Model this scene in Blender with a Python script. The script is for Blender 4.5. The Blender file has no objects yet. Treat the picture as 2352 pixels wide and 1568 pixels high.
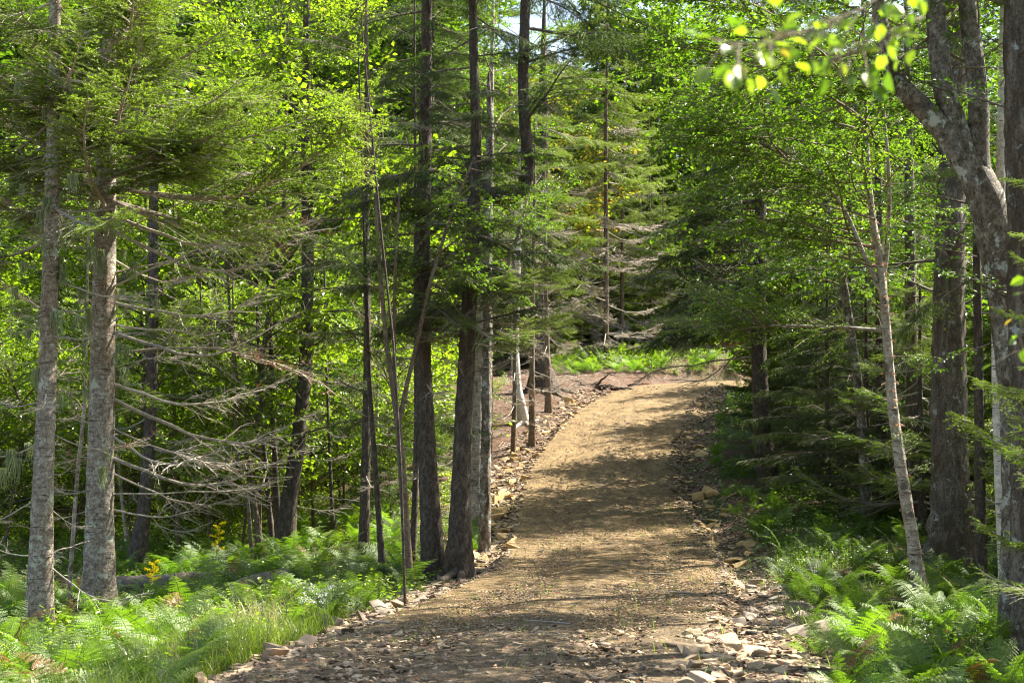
import bpy, bmesh, math, random
import numpy as np
from mathutils import Matrix, Vector, Euler
R = math.radians
PI = math.pi
S = bpy.context.scene
COL = S.collection

# ------------------------------------------------------------------ camera
FD = 2352 * 50 / 36.0            # focal length in units of a 2352 px wide picture
CX, CY = 1176.0, 784.0
CAMZ = 1.6
PITCH = math.atan((1034 - 784) / FD)
cam_data = bpy.data.cameras.new("camera")
cam = bpy.data.objects.new("camera", cam_data)
COL.objects.link(cam)
cam.location = (0, 0, CAMZ)
cam.rotation_euler = (PI / 2 + PITCH, 0, 0)
cam_data.lens = 50
cam_data.sensor_width = 36
cam_data.clip_start = 0.1
cam_data.clip_end = 2000
cam_data.dof.use_dof = True
cam_data.dof.focus_distance = 21
cam_data.dof.aperture_fstop = 4.0
S.camera = cam

# ------------------------------------------------------------------ light
SUN_EL, SUN_AZ = 51.0, 30.0      # elevation; angle of the sun from +X towards +Y
world = bpy.data.worlds.new("World")
S.world = world
world.use_nodes = True
wn = world.node_tree
wn.nodes.clear()
sky = wn.nodes.new("ShaderNodeTexSky")
sky.sky_type = 'NISHITA'
sky.sun_disc = False
sky.sun_elevation = R(SUN_EL)
sky.sun_rotation = R(90 - SUN_AZ)
sky.air_density = 1.3
sky.dust_density = 2.5
sky.ozone_density = 0.8
bg = wn.nodes.new("ShaderNodeBackground")
bg.inputs['Strength'].default_value = 0.075
wo = wn.nodes.new("ShaderNodeOutputWorld")
wn.links.new(sky.outputs[0], bg.inputs[0])
wn.links.new(bg.outputs[0], wo.inputs[0])
sun_data = bpy.data.lights.new("sun", 'SUN')
sun_data.energy = 5.0
sun_data.angle = R(0.5)
sun_data.color = (1.0, 0.93, 0.80)
sun = bpy.data.objects.new("sun", sun_data)
COL.objects.link(sun)
sd = Vector((math.cos(R(SUN_EL)) * math.cos(R(SUN_AZ)), math.cos(R(SUN_EL)) * math.sin(R(SUN_AZ)), math.sin(R(SUN_EL))))
sun.rotation_euler = sd.to_track_quat('Z', 'Y').to_euler()
sun.location = sd * 60

S.view_settings.view_transform = 'Standard'
S.view_settings.look = 'None'
S.view_settings.exposure = 2.25
S.view_settings.gamma = 1.0
S.view_settings.use_curve_mapping = False
cy = S.cycles
cy.max_bounces = 7
cy.diffuse_bounces = 5
cy.glossy_bounces = 2
cy.transmission_bounces = 5
cy.transparent_max_bounces = 6
cy.caustics_reflective = False
cy.caustics_refractive = False
cy.use_denoising = True
cy.filter_width = 1.1

# ------------------------------------------------------------------ small helpers
def tag(o, label=None, cat=None, group=None, kind=None):
    if label: o['label'] = label
    if cat: o['category'] = cat
    if group: o['group'] = group
    if kind: o['kind'] = kind
    return o

def empty(name, loc=(0, 0, 0)):
    o = bpy.data.objects.new(name, None)
    COL.objects.link(o)
    o.location = loc
    o.empty_display_size = 0.2
    return o

def link_mesh(name, me, parent=None):
    o = bpy.data.objects.new(name, me)
    COL.objects.link(o)
    if parent is not None:
        o.parent = parent
    return o

def sines(seed, n=7, lo=0.5, hi=3.0):
    r = np.random.default_rng(seed)
    f = np.exp(r.uniform(np.log(lo), np.log(hi), n)); a = r.uniform(0, 2 * PI, n); p = r.uniform(0, 2 * PI, n)
    amp = 1.0 / f ** 0.8; amp /= amp.sum()
    def fn(x, y):
        x = np.asarray(x, float); y = np.asarray(y, float)
        o = np.zeros(np.broadcast(x, y).shape)
        for k in range(n):
            o = o + amp[k] * np.sin(f[k] * (x * np.cos(a[k]) + y * np.sin(a[k])) + p[k])
        return o
    return fn

def sstep(a, b, x):
    t = np.clip((np.asarray(x, float) - a) / (b - a), 0, 1)
    return t * t * (3 - 2 * t)

class MB:
    """collects vertex and face arrays, makes one mesh of them"""
    def __init__(s):
        s.v = []; s.f = []; s.n = 0
    def add(s, v, faces, mat=0, val=None):
        v = np.asarray(v, float).reshape(-1, 3)
        faces = np.asarray(faces, np.int64)
        if len(faces) == 0: return
        if val is None: val = 0.5
        val = np.broadcast_to(np.asarray(val, float), (len(faces),)).copy()
        s.v.append(v); s.f.append((faces + s.n, mat, val)); s.n += len(v)
    def extend(s, o, M=None, vshift=0.0, vval=None):
        V = o.V()
        if M is not None:
            M = np.asarray(M); V = V @ M[:3, :3].T + M[:3, 3]
        s.v.append(V)
        for f, m, val in o.f: s.f.append((f + s.n, m, np.clip(val + vshift, 0, 1)))
        s.n += len(V)
    def V(s):
        return np.concatenate(s.v) if len(s.v) > 1 else s.v[0]
    def mesh(s, name, mats, smooth=False):
        me = bpy.data.meshes.new(name)
        V = s.V()
        me.vertices.add(len(V)); me.vertices.foreach_set("co", V.astype(np.float32).ravel())
        idx = np.concatenate([f.ravel() for f, m, v in s.f])
        tot = np.concatenate([np.full(len(f), f.shape[1]) for f, m, v in s.f])
        start = np.concatenate([[0], np.cumsum(tot)[:-1]])
        me.loops.add(len(idx)); me.loops.foreach_set("vertex_index", idx.astype(np.int32))
        me.polygons.add(len(tot)); me.polygons.foreach_set("loop_start", start.astype(np.int32))
        mi = np.concatenate([np.full(len(f), m) for f, m, v in s.f])
        me.polygons.foreach_set("material_index", mi.astype(np.int32))
        me.polygons.foreach_set("use_smooth", np.full(len(tot), bool(smooth)))
        a = me.attributes.new("v", 'FLOAT', 'FACE')
        a.data.foreach_set("value", np.concatenate([v for f, m, v in s.f]).astype(np.float32))
        for m in mats: me.materials.append(m)
        me.update(calc_edges=True)
        me.validate()
        return me

def unit(a):
    return a / np.maximum(np.linalg.norm(a, axis=-1, keepdims=True), 1e-9)

def tubes(mb, P, Rd, S_=4, mat=0, val=None, rough=0.0, rng=None):
    """P (N,K,3) polylines, Rd (N,K) radii"""
    P = np.asarray(P, float); Rd = np.asarray(Rd, float)
    if P.ndim == 2: P = P[None]; Rd = Rd[None]
    N, K, _ = P.shape
    if N == 0: return
    T = unit(np.gradient(P, axis=1))
    t0 = unit(P[:, -1] - P[:, 0])
    ref = np.where(np.abs(t0[:, 2:3]) > 0.8, np.array([[1., 0, 0]]), np.array([[0, 0, 1.]]))[:, None, :]
    A = unit(np.cross(T, np.broadcast_to(ref, T.shape))); B = np.cross(T, A)
    an = np.arange(S_) * 2 * PI / S_
    rr = Rd[:, :, None] * np.ones(S_)
    if rough and rng is not None:
        rr = rr * (1 + rough * rng.standard_normal(rr.shape))
    V = P[:, :, None, :] + rr[..., None] * (np.cos(an)[None, None, :, None] * A[:, :, None, :] + np.sin(an)[None, None, :, None] * B[:, :, None, :])
    n, k, s = np.meshgrid(np.arange(N), np.arange(K - 1), np.arange(S_), indexing='ij')
    b = (n * K + k) * S_
    F = np.stack([b + s, b + (s + 1) % S_, b + S_ + (s + 1) % S_, b + S_ + s], -1).reshape(-1, 4)
    if val is not None and np.ndim(val) == 1: val = np.repeat(val, (K - 1) * S_)
    mb.add(V, F, mat, val)

LEAF6 = np.array([[0, 0, 0], [.28, -.46, .13], [.68, -.36, .12], [1, 0, -.10], [.68, .36, .12], [.28, .46, .13]])
LEAF6F = np.array([[0, 1, 2, 3], [0, 3, 4, 5]])
LEAF4 = np.array([[0, 0, 0], [.45, -.5, .10], [1, 0, -.05], [.45, .5, .10]])
LEAF4F = np.array([[0, 1, 2], [0, 2, 3]])

def leaves(mb, pos, d, nrm, L, W, mat=1, val=None, six=True):
    N = len(pos)
    if N == 0: return
    d = unit(d); s = unit(np.cross(nrm, d)); n = np.cross(d, s)
    T, F = (LEAF6, LEAF6F) if six else (LEAF4, LEAF4F)
    L = np.broadcast_to(L, (N,)); W = np.broadcast_to(W, (N,))
    V = pos[:, None] + T[None, :, 0, None] * L[:, None, None] * d[:, None] + T[None, :, 1, None] * W[:, None, None] * s[:, None] + T[None, :, 2, None] * W[:, None, None] * n[:, None]
    FF = (F[None] + (np.arange(N) * len(T))[:, None, None]).reshape(-1, F.shape[1])
    if val is None: val = 0.5
    mb.add(V, FF, mat, np.repeat(np.broadcast_to(val, (N,)), 2))

def needles(mb, pos, d, L, W, rng, mat=1, val=None):
    N = len(pos)
    if N == 0: return
    d = unit(d)
    s = unit(np.cross(d, rng.standard_normal((N, 3))))
    L = np.broadcast_to(L, (N,))[:, None]
    V = np.stack([pos - s * W / 2, pos + s * W / 2, pos + d * L], 1)
    F = np.arange(N * 3).reshape(-1, 3)
    mb.add(V, F, mat, 0.5 if val is None else val)

# ------------------------------------------------------------------ materials
def newmat(name):
    m = bpy.data.materials.new(name); m.use_nodes = True
    nt = m.node_tree; nt.nodes.clear()
    return m, nt, nt.nodes, nt.links

def node(ns, t, **kw):
    n = ns.new(t)
    for k, v in kw.items(): setattr(n, k, v)
    return n

def ramp(ns, ls, fac, stops):
    r = ns.new("ShaderNodeValToRGB")
    while len(r.color_ramp.elements) < len(stops): r.color_ramp.elements.new(0.5)
    for e, (p, c) in zip(r.color_ramp.elements, stops):
        e.position = p; e.color = (*c, 1) if len(c) == 3 else c
    ls.new(fac, r.inputs[0])
    return r.outputs[0]

def noise(ns, ls, vec, scale, detail=4, rough=0.55, w=0):
    n = ns.new("ShaderNodeTexNoise")
    n.inputs['Scale'].default_value = scale; n.inputs['Detail'].default_value = detail; n.inputs['Roughness'].default_value = rough
    if vec is not None: ls.new(vec, n.inputs['Vector'])
    return n.outputs['Fac']

def mapping(ns, ls, vec, sc, loc=(0, 0, 0)):
    m = ns.new("ShaderNodeMapping"); m.inputs['Scale'].default_value = sc; m.inputs['Location'].default_value = loc
    ls.new(vec, m.inputs['Vector'])
    return m.outputs[0]

def mix(ns, ls, fac, a, b, mode='MIX'):
    m = ns.new("ShaderNodeMix"); m.data_type = 'RGBA'; m.blend_type = mode
    for sock, x in ((m.inputs[0], fac), (m.inputs[6], a), (m.inputs[7], b)):
        if hasattr(x, 'is_output') or isinstance(x, bpy.types.NodeSocket): ls.new(x, sock)
        elif isinstance(x, tuple): sock.default_value = (*x, 1)
        else: sock.default_value = x
    return m.outputs[2]

def math_(ns, ls, op, a, b=None):
    m = ns.new("ShaderNodeMath"); m.operation = op
    for sock, x in ((m.inputs[0], a), (m.inputs[1], b)):
        if x is None: continue
        if isinstance(x, bpy.types.NodeSocket): ls.new(x, sock)
        else: sock.default_value = x
    return m.outputs[0]

def foliage(name, stops, trans=0.45, tcol=(1.5, 1.9, 0.5), gloss=0.07, rough=0.35):
    """leaf or needle: diffuse + light coming through + a little shine; colour varies leaf by leaf and tree by tree"""
    m, nt, ns, ls = newmat(name)
    at = node(ns, "ShaderNodeAttribute", attribute_name="v")
    oi = node(ns, "ShaderNodeObjectInfo")
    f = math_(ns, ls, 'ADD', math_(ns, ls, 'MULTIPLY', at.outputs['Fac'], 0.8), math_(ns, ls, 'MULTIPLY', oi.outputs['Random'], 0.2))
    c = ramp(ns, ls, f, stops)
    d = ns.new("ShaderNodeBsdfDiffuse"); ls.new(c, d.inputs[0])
    t = ns.new("ShaderNodeBsdfTranslucent")
    ls.new(mix(ns, ls, 1.0, c, tcol, 'MULTIPLY'), t.inputs[0])
    a = ns.new("ShaderNodeMixShader"); a.inputs[0].default_value = trans
    ls.new(d.outputs[0], a.inputs[1]); ls.new(t.outputs[0], a.inputs[2])
    g = ns.new("ShaderNodeBsdfGlossy"); g.inputs['Roughness'].default_value = rough
    g.inputs[0].default_value = (0.9, 0.95, 0.9, 1)
    b = ns.new("ShaderNodeMixShader"); b.inputs[0].default_value = gloss
    ls.new(a.outputs[0], b.inputs[1]); ls.new(g.outputs[0], b.inputs[2])
    o = ns.new("ShaderNodeOutputMaterial"); ls.new(b.outputs[0], o.inputs[0])
    return m

def plain(name, stops, rough=0.85, scale=20, bump=0.3, bdist=0.01, stretch=(1, 1, 1), useattr=False, spec=0.3):
    m, nt, ns, ls = newmat(name)
    tc = ns.new("ShaderNodeTexCoord")
    v = mapping(ns, ls, tc.outputs['Object'], stretch)
    n = noise(ns, ls, v, scale, 6, 0.65)
    if useattr:
        at = node(ns, "ShaderNodeAttribute", attribute_name="v")
        f = math_(ns, ls, 'ADD', math_(ns, ls, 'MULTIPLY', n, 0.4), math_(ns, ls, 'MULTIPLY', at.outputs['Fac'], 0.65))
    else:
        oi = node(ns, "ShaderNodeObjectInfo")
        f = math_(ns, ls, 'ADD', math_(ns, ls, 'MULTIPLY', n, 0.8), math_(ns, ls, 'MULTIPLY', oi.outputs['Random'], 0.22))
    c = ramp(ns, ls, f, stops)
    p = ns.new("ShaderNodeBsdfPrincipled"); ls.new(c, p.inputs['Base Color'])
    p.inputs['Roughness'].default_value = rough
    p.inputs['Specular IOR Level'].default_value = spec
    bm = ns.new("ShaderNodeBump"); bm.inputs['Strength'].default_value = bump; bm.inputs['Distance'].default_value = bdist
    ls.new(n, bm.inputs['Height']); ls.new(bm.outputs[0], p.inputs['Normal'])
    o = ns.new("ShaderNodeOutputMaterial"); ls.new(p.outputs[0], o.inputs[0])
    return m

def bark(name, dark, mid, light, lichen=None, lich_amt=0.5, stretch=(1, 1, 0.25), scale=14, bump=0.8, patches=None, rough=0.8, streak=None, moss=None):
    m, nt, ns, ls = newmat(name)
    tc = ns.new("ShaderNodeTexCoord")
    vo = tc.outputs['Object']
    v = mapping(ns, ls, vo, stretch)
    n1 = noise(ns, ls, v, scale, 8, 0.72)
    c = ramp(ns, ls, n1, [(0.3, dark), (0.5, mid), (0.68, light)])
    n0 = noise(ns, ls, mapping(ns, ls, vo, (1, 1, .7), (5, 2, 1)), 48, 5, .7)
    c = mix(ns, ls, ramp(ns, ls, n0, [(.36, (1, 1, 1)), (.47, (0, 0, 0))]), c, dark)
    c = mix(ns, ls, ramp(ns, ls, n0, [(.58, (0, 0, 0)), (.68, (.8, .8, .8))]), c, light)
    nb_ = noise(ns, ls, mapping(ns, ls, vo, (1, 1, .5), (7, 3, 5)), 1.6, 4, .6)
    c = mix(ns, ls, ramp(ns, ls, nb_, [(.42, (0, 0, 0)), (.62, (1, 1, 1))]), c, mix(ns, ls, 1.0, c, (.84, .75, .64), 'MULTIPLY'))
    if lichen:
        n2 = noise(ns, ls, vo, 5.5, 9, 0.68)
        k = ramp(ns, ls, n2, [(lich_amt, (0, 0, 0)), (lich_amt + 0.05, (1, 1, 1))])
        c = mix(ns, ls, k, c, lichen)
    if streak:   # short horizontal marks
        n3 = noise(ns, ls, mapping(ns, ls, vo, (1.5, 1.5, 16)), 3.5, 5, 0.6)
        k = ramp(ns, ls, n3, [(0.60, (0, 0, 0)), (0.64, (1, 1, 1))])
        c = mix(ns, ls, k, c, streak)
    if patches:
        n4 = noise(ns, ls, mapping(ns, ls, vo, (1, 1, 0.6), (3, 1, 2)), 3.2, 8, 0.7)
        k = ramp(ns, ls, n4, [(0.57, (0, 0, 0)), (0.61, (1, 1, 1))])
        c = mix(ns, ls, k, c, patches)
    if moss:
        n5 = noise(ns, ls, mapping(ns, ls, vo, (1, 1, 0.5), (9, 4, 2)), 4.0, 9, 0.75)
        k = ramp(ns, ls, n5, [(0.52, (0, 0, 0)), (0.6, (1, 1, 1))])
        c = mix(ns, ls, k, c, moss)
    p = ns.new("ShaderNodeBsdfPrincipled"); ls.new(c, p.inputs['Base Color'])
    p.inputs['Roughness'].default_value = rough; p.inputs['Specular IOR Level'].default_value = 0.35
    bm = ns.new("ShaderNodeBump"); bm.inputs['Strength'].default_value = bump; bm.inputs['Distance'].default_value = 0.035
    ls.new(math_(ns, ls, 'ADD', n1, math_(ns, ls, 'MULTIPLY', n0, .5)), bm.inputs['Height']); ls.new(bm.outputs[0], p.inputs['Normal'])
    o = ns.new("ShaderNodeOutputMaterial"); ls.new(p.outputs[0], o.inputs[0])
    return m

M = {}
M['leaf'] = foliage('leaf_green', [(0, (.038, .072, .012)), (.35, (.075, .125, .015)), (.7, (.13, .19, .02)), (.93, (.19, .235, .025)), (1, (.32, .26, .03))], .5, gloss=.035)
M['leaf_bright'] = foliage('leaf_bright', [(0, (.10, .15, .015)), (.4, (.17, .22, .02)), (.8, (.25, .30, .03)), (1, (.38, .37, .05))], .55, gloss=.035)
M['leaf_autumn'] = foliage('leaf_autumn', [(0, (.10, .15, .02)), (.5, (.19, .22, .03)), (.7, (.30, .24, .04)), (.85, (.36, .18, .05)), (1, (.34, .07, .03))], .5, gloss=.03)
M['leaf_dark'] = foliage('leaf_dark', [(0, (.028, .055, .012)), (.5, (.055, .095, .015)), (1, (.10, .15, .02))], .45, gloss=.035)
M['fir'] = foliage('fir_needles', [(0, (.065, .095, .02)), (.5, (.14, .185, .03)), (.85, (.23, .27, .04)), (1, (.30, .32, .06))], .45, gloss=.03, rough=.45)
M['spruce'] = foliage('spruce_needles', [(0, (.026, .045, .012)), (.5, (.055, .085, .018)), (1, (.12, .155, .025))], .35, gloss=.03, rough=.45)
M['spruce_lit'] = foliage('spruce_sunlit_needles', [(0, (.07, .10, .02)), (.5, (.15, .19, .035)), (1, (.24, .27, .045))], .4, gloss=.03, rough=.45)  # brighter copy of the spruce needles, sunlight put into the colour
M['rust'] = foliage('dead_needles', [(0, (.12, .05, .022)), (1, (.22, .10, .045))], .15, tcol=(1.3, 1, .7), gloss=.02)
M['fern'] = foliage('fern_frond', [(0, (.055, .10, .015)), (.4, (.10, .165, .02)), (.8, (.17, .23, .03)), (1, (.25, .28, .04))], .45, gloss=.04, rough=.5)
M['fern_shaded'] = foliage('fern_frond_shaded', [(0, (.042, .07, .016)), (.5, (.075, .115, .022)), (1, (.12, .16, .03))], .4, gloss=.03, rough=.5)  # darker copy of the fern colour, shade painted in for shaded patches
M['grass'] = foliage('grass_blades', [(0, (.08, .125, .02)), (.45, (.15, .20, .035)), (.75, (.24, .26, .07)), (1, (.40, .32, .16))], .45, gloss=.04)
M['straw'] = foliage('dry_stalks', [(0, (.28, .22, .11)), (1, (.50, .43, .26))], .3, tcol=(1.1, 1, .8), gloss=.02)
M['lichen'] = foliage('beard_lichen', [(0, (.20, .24, .11)), (1, (.38, .42, .22))], .3, tcol=(1.1, 1.15, .8), gloss=.0)
M['gold'] = foliage('golden_flowers', [(0, (.60, .50, .01)), (1, (.80, .68, .03))], .3, tcol=(1, .9, .2), gloss=0)
M['white'] = foliage('white_flowers', [(0, (.5, .5, .5)), (1, (.75, .75, .72))], .3, tcol=(1, 1, 1), gloss=0)
M['litter'] = foliage('fallen_leaves', [(0, (.10, .055, .03)), (.4, (.2, .12, .06)), (.7, (.3, .19, .10)), (.9, (.4, .14, .04)), (1, (.45, .05, .02))], .15, tcol=(1.2, 1, .8), gloss=.02)
M['red_leaf'] = foliage('red_leaves', [(0, (.35, .03, .015)), (1, (.55, .14, .02))], .3, tcol=(1.2, .8, .6))
M['twig'] = plain('twig_bark', [(.25, (.05, .04, .03)), (.5, (.11, .085, .065)), (.8, (.2, .17, .14))], scale=30)
M['deadwood'] = plain('dead_twig', [(.25, (.14, .115, .085)), (.5, (.30, .26, .205)), (.8, (.50, .455, .38))], scale=25)
M['green_twig'] = plain('young_twig', [(.25, (.10, .075, .04)), (.8, (.22, .18, .11))], scale=30)
M['stem'] = plain('green_stem', [(.2, (.06, .10, .02)), (.8, (.14, .17, .05))], scale=30)
M['bark_fir'] = bark('fir_bark', (.10, .075, .055), (.29, .245, .195), (.54, .50, .43), lichen=(.46, .48, .38), lich_amt=.57, stretch=(1, 1, 1.25), scale=15, bump=.9, streak=(.07, .05, .04))
M['bark_dark'] = bark('spruce_bark', (.025, .02, .015), (.08, .062, .048), (.18, .15, .12), lichen=(.20, .21, .18), lich_amt=.66, stretch=(1, 1, .45), scale=18, bump=1.0)
M['bark_brown'] = bark('brown_bark', (.06, .045, .03), (.15, .115, .08), (.26, .21, .15), lichen=(.25, .26, .19), lich_amt=.62, stretch=(1, 1, .5), scale=16, bump=.6, streak=(.06, .04, .03))
M['bark_grey'] = bark('grey_bark', (.04, .032, .026), (.17, .145, .115), (.40, .37, .32), lichen=(.46, .48, .42), lich_amt=.55, stretch=(1, 1, .9), scale=13, bump=1.0, moss=(.05, .035, .015), rough=.7)
M['bark_old'] = bark('old_bark', (.035, .028, .02), (.12, .095, .075), (.27, .24, .20), lichen=(.36, .39, .37), lich_amt=.60, stretch=(1, 1, .22), scale=14, bump=1.0, moss=(.06, .045, .02))
M['bark_white'] = bark('white_birch_bark', (.34, .31, .28), (.52, .49, .45), (.70, .67, .62), stretch=(1, 1, 2.5), scale=6, bump=.3, streak=(.06, .05, .04), patches=(.16, .12, .10), rough=.6)
M['bark_peel'] = bark('peeling_birch_bark', (.18, .14, .11), (.38, .33, .27), (.62, .57, .50), stretch=(1, 1, 1.6), scale=10, bump=.8, lichen=(.12,.10,.08), lich_amt=.56, streak=(.07, .05, .04), patches=(.15, .10, .07), rough=.6)
M['peel'] = foliage('bark_curls', [(0, (.18, .10, .06)), (.5, (.34, .25, .18)), (1, (.6, .52, .44))], .2, tcol=(1.3, .85, .6), gloss=.03)
M['moss'] = foliage('moss_tufts', [(0, (.07, .045, .015)), (.6, (.16, .10, .03)), (1, (.26, .17, .05))], .2, tcol=(1.2, 1, .6), gloss=0)
M['cut'] = plain('cut_wood', [(.2, (.20, .14, .09)), (.8, (.42, .31, .20))], scale=18)
M['log'] = bark('log_bark', (.05, .04, .035), (.14, .12, .10), (.30, .27, .24), lichen=(.2, .24, .13), lich_amt=.6, stretch=(.3, 1, 1), scale=12)
M['stone'] = plain('angular_stone', [(.15, (.13, .085, .055)), (.4, (.27, .195, .125)), (.62, (.37, .27, .165)), (.85, (.46, .36, .25))], scale=7, bump=.5, bdist=.01, useattr=False)
M['stone_ochre'] = plain('ochre_stone', [(.15, (.22, .13, .05)), (.45, (.40, .26, .11)), (.85, (.55, .40, .20))], scale=6, bump=.5)
M['stone_grey'] = plain('grey_stone', [(.15, (.10, .075, .055)), (.45, (.22, .17, .125)), (.85, (.38, .31, .235))], scale=7, bump=.5)
M['chips'] = plain('gravel_chips', [(.1, (.07, .045, .03)), (.4, (.18, .125, .08)), (.65, (.27, .195, .12)), (.9, (.38, .30, .20))], scale=30, bump=.2, useattr=True)

def ground_mat():
    m, nt, ns, ls = newmat('forest_floor')
    tc = ns.new("ShaderNodeTexCoord"); vo = tc.outputs['Object']
    a = noise(ns, ls, vo, 0.7, 5, .6); b = noise(ns, ls, vo, 16, 8, .75); c2 = noise(ns, ls, mapping(ns, ls, vo, (1, 3, 1)), 38, 6, .8)
    litter = ramp(ns, ls, b, [(.3, (.035, .022, .014)), (.5, (.10, .062, .038)), (.7, (.21, .14, .09))])
    green = ramp(ns, ls, b, [(.3, (.02, .035, .01)), (.6, (.06, .09, .02)), (.8, (.11, .11, .04))])
    base = mix(ns, ls, ramp(ns, ls, a, [(.45, (0, 0, 0)), (.6, (1, 1, 1))]), litter, green)
    red = ramp(ns, ls, c2, [(.3, (.03, .021, .015)), (.45, (.085, .055, .04)), (.58, (.165, .115, .085)), (.75, (.36, .30, .24))])
    red = mix(ns, ls, ramp(ns, ls, noise(ns, ls, vo, 1.1, 6, .7), [(.45, (0, 0, 0)), (.58, (1, 1, 1))]), red, ramp(ns, ls, b, [(.3, (.03, .02, .014)), (.55, (.095, .05, .03)), (.75, (.22, .14, .085))]))
    at = node(ns, "ShaderNodeAttribute", attribute_name="bank")
    c = mix(ns, ls, at.outputs['Fac'], base, red)
    p = ns.new("ShaderNodeBsdfPrincipled"); ls.new(c, p.inputs['Base Color']); p.inputs['Roughness'].default_value = .95
    p.inputs['Specular IOR Level'].default_value = .15
    bm = ns.new("ShaderNodeBump"); bm.inputs['Strength'].default_value = .9; bm.inputs['Distance'].default_value = .05
    ls.new(b, bm.inputs['Height']); ls.new(bm.outputs[0], p.inputs['Normal'])
    o = ns.new("ShaderNodeOutputMaterial"); ls.new(p.outputs[0], o.inputs[0])
    return m
M['ground'] = ground_mat()

def path_mat():
    m, nt, ns, ls = newmat('gravel_path')
    tc = ns.new("ShaderNodeTexCoord"); vo = tc.outputs['Object']
    big = noise(ns, ls, vo, .8, 4, .6); f = noise(ns, ls, vo, 55, 8, .8)
    vor = ns.new("ShaderNodeTexVoronoi"); vor.inputs['Scale'].default_value = 42; ls.new(vo, vor.inputs['Vector'])
    vor2 = ns.new("ShaderNodeTexVoronoi"); vor2.inputs['Scale'].default_value = 19; ls.new(vo, vor2.inputs['Vector'])
    mid = noise(ns, ls, mapping(ns, ls, vo, (1, .6, 1)), 3.5, 6, .7)
    k = math_(ns, ls, 'ADD', math_(ns, ls, 'ADD', math_(ns, ls, 'MULTIPLY', f, .45), math_(ns, ls, 'MULTIPLY', vor.outputs['Color'], .22)), math_(ns, ls, 'ADD', math_(ns, ls, 'MULTIPLY', vor2.outputs['Color'], .14), math_(ns, ls, 'MULTIPLY', math_(ns, ls, 'SUBTRACT', mid, .5), .75)))
    tan = ramp(ns, ls, k, [(.25, (.07, .046, .023)), (.42, (.18, .122, .056)), (.55, (.27, .19, .09)), (.70, (.43, .34, .20))])
    grey = ramp(ns, ls, k, [(.25, (.06, .044, .027)), (.42, (.155, .113, .066)), (.55, (.235, .175, .105)), (.7, (.39, .31, .205))])
    at = node(ns, "ShaderNodeAttribute", attribute_name="coarse")
    kk = math_(ns, ls, 'ADD', at.outputs['Fac'], math_(ns, ls, 'MULTIPLY', math_(ns, ls, 'SUBTRACT', big, .5), .8))
    c = mix(ns, ls, ramp(ns, ls, kk, [(.3, (0, 0, 0)), (.7, (1, 1, 1))]), tan, grey)
    p = ns.new("ShaderNodeBsdfPrincipled"); ls.new(c, p.inputs['Base Color']); p.inputs['Roughness'].default_value = .92
    p.inputs['Specular IOR Level'].default_value = .2
    h = math_(ns, ls, 'ADD', math_(ns, ls, 'MULTIPLY', vor.outputs['Distance'], .5), f)
    bm = ns.new("ShaderNodeBump"); bm.inputs['Strength'].default_value = 1.0; bm.inputs['Distance'].default_value = .03
    ls.new(h, bm.inputs['Height']); ls.new(bm.outputs[0], p.inputs['Normal'])
    o = ns.new("ShaderNodeOutputMaterial"); ls.new(p.outputs[0], o.inputs[0])
    return m
M['path'] = path_mat()

# ------------------------------------------------------------------ terrain
# centre line of the path: x, y, z
PC = np.array([(-1.6, -6, 0.02), (-1.4, 0, 0), (-.27, 10, 0), (.43, 15, -.12), (1.15, 19, -.18), (1.6, 22.5, -.12), (1.75, 26, .1), (1.85, 30, .60),
               (2.2, 34, 1.30), (2.85, 38, 2.05), (3.7, 42, 2.85), (4.9, 46, 3.55), (6.6, 49.5, 3.95), (9.5, 52.5, 4.1), (14, 54.5, 4.15), (22, 56, 4.2), (40, 58, 4.5)])
_s = np.concatenate([[0], np.cumsum(np.linalg.norm(np.diff(PC[:, :2], axis=0), axis=1))])
def _smooth_path(n=420):
    t = np.linspace(0, _s[-1], n)
    P = np.stack([np.interp(t, _s, PC[:, k]) for k in range(3)], 1)
    ker = np.hanning(25); ker /= ker.sum()
    pad = np.concatenate([np.repeat(P[:1], 12, 0) + (P[0] - P[1]) * np.arange(12, 0, -1)[:, None], P, np.repeat(P[-1:], 12, 0) + (P[-1] - P[-2]) * np.arange(1, 13)[:, None]])
    return np.stack([np.convolve(pad[:, k], ker, 'valid') for k in range(3)], 1)
PS = _smooth_path()
PT = unit(np.gradient(PS[:, :2], axis=0)); PN = np.stack([PT[:, 1], -PT[:, 0]], 1)   # PN points to the right of the path
HW = 1.95                                                                             # half the width of the gravel

def path_near(x, y):
    x = np.atleast_1d(np.asarray(x, float)); y = np.atleast_1d(np.asarray(y, float))
    sh = x.shape; x = x.ravel(); y = y.ravel()
    lat = np.empty(len(x)); z = np.empty(len(x)); ii = np.empty(len(x), int)
    for a in range(0, len(x), 20000):
        dx = x[a:a + 20000, None] - PS[None, :, 0]; dy = y[a:a + 20000, None] - PS[None, :, 1]
        i = np.argmin(dx * dx + dy * dy, 1); r = np.arange(len(i))
        sg = np.sign(dx[r, i] * PN[i, 0] + dy[r, i] * PN[i, 1])
        lat[a:a + 20000] = sg * np.sqrt(dx[r, i] ** 2 + dy[r, i] ** 2); z[a:a + 20000] = PS[i, 2]; ii[a:a + 20000] = i
    return lat.reshape(sh), z.reshape(sh), ii.reshape(sh)

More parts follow.
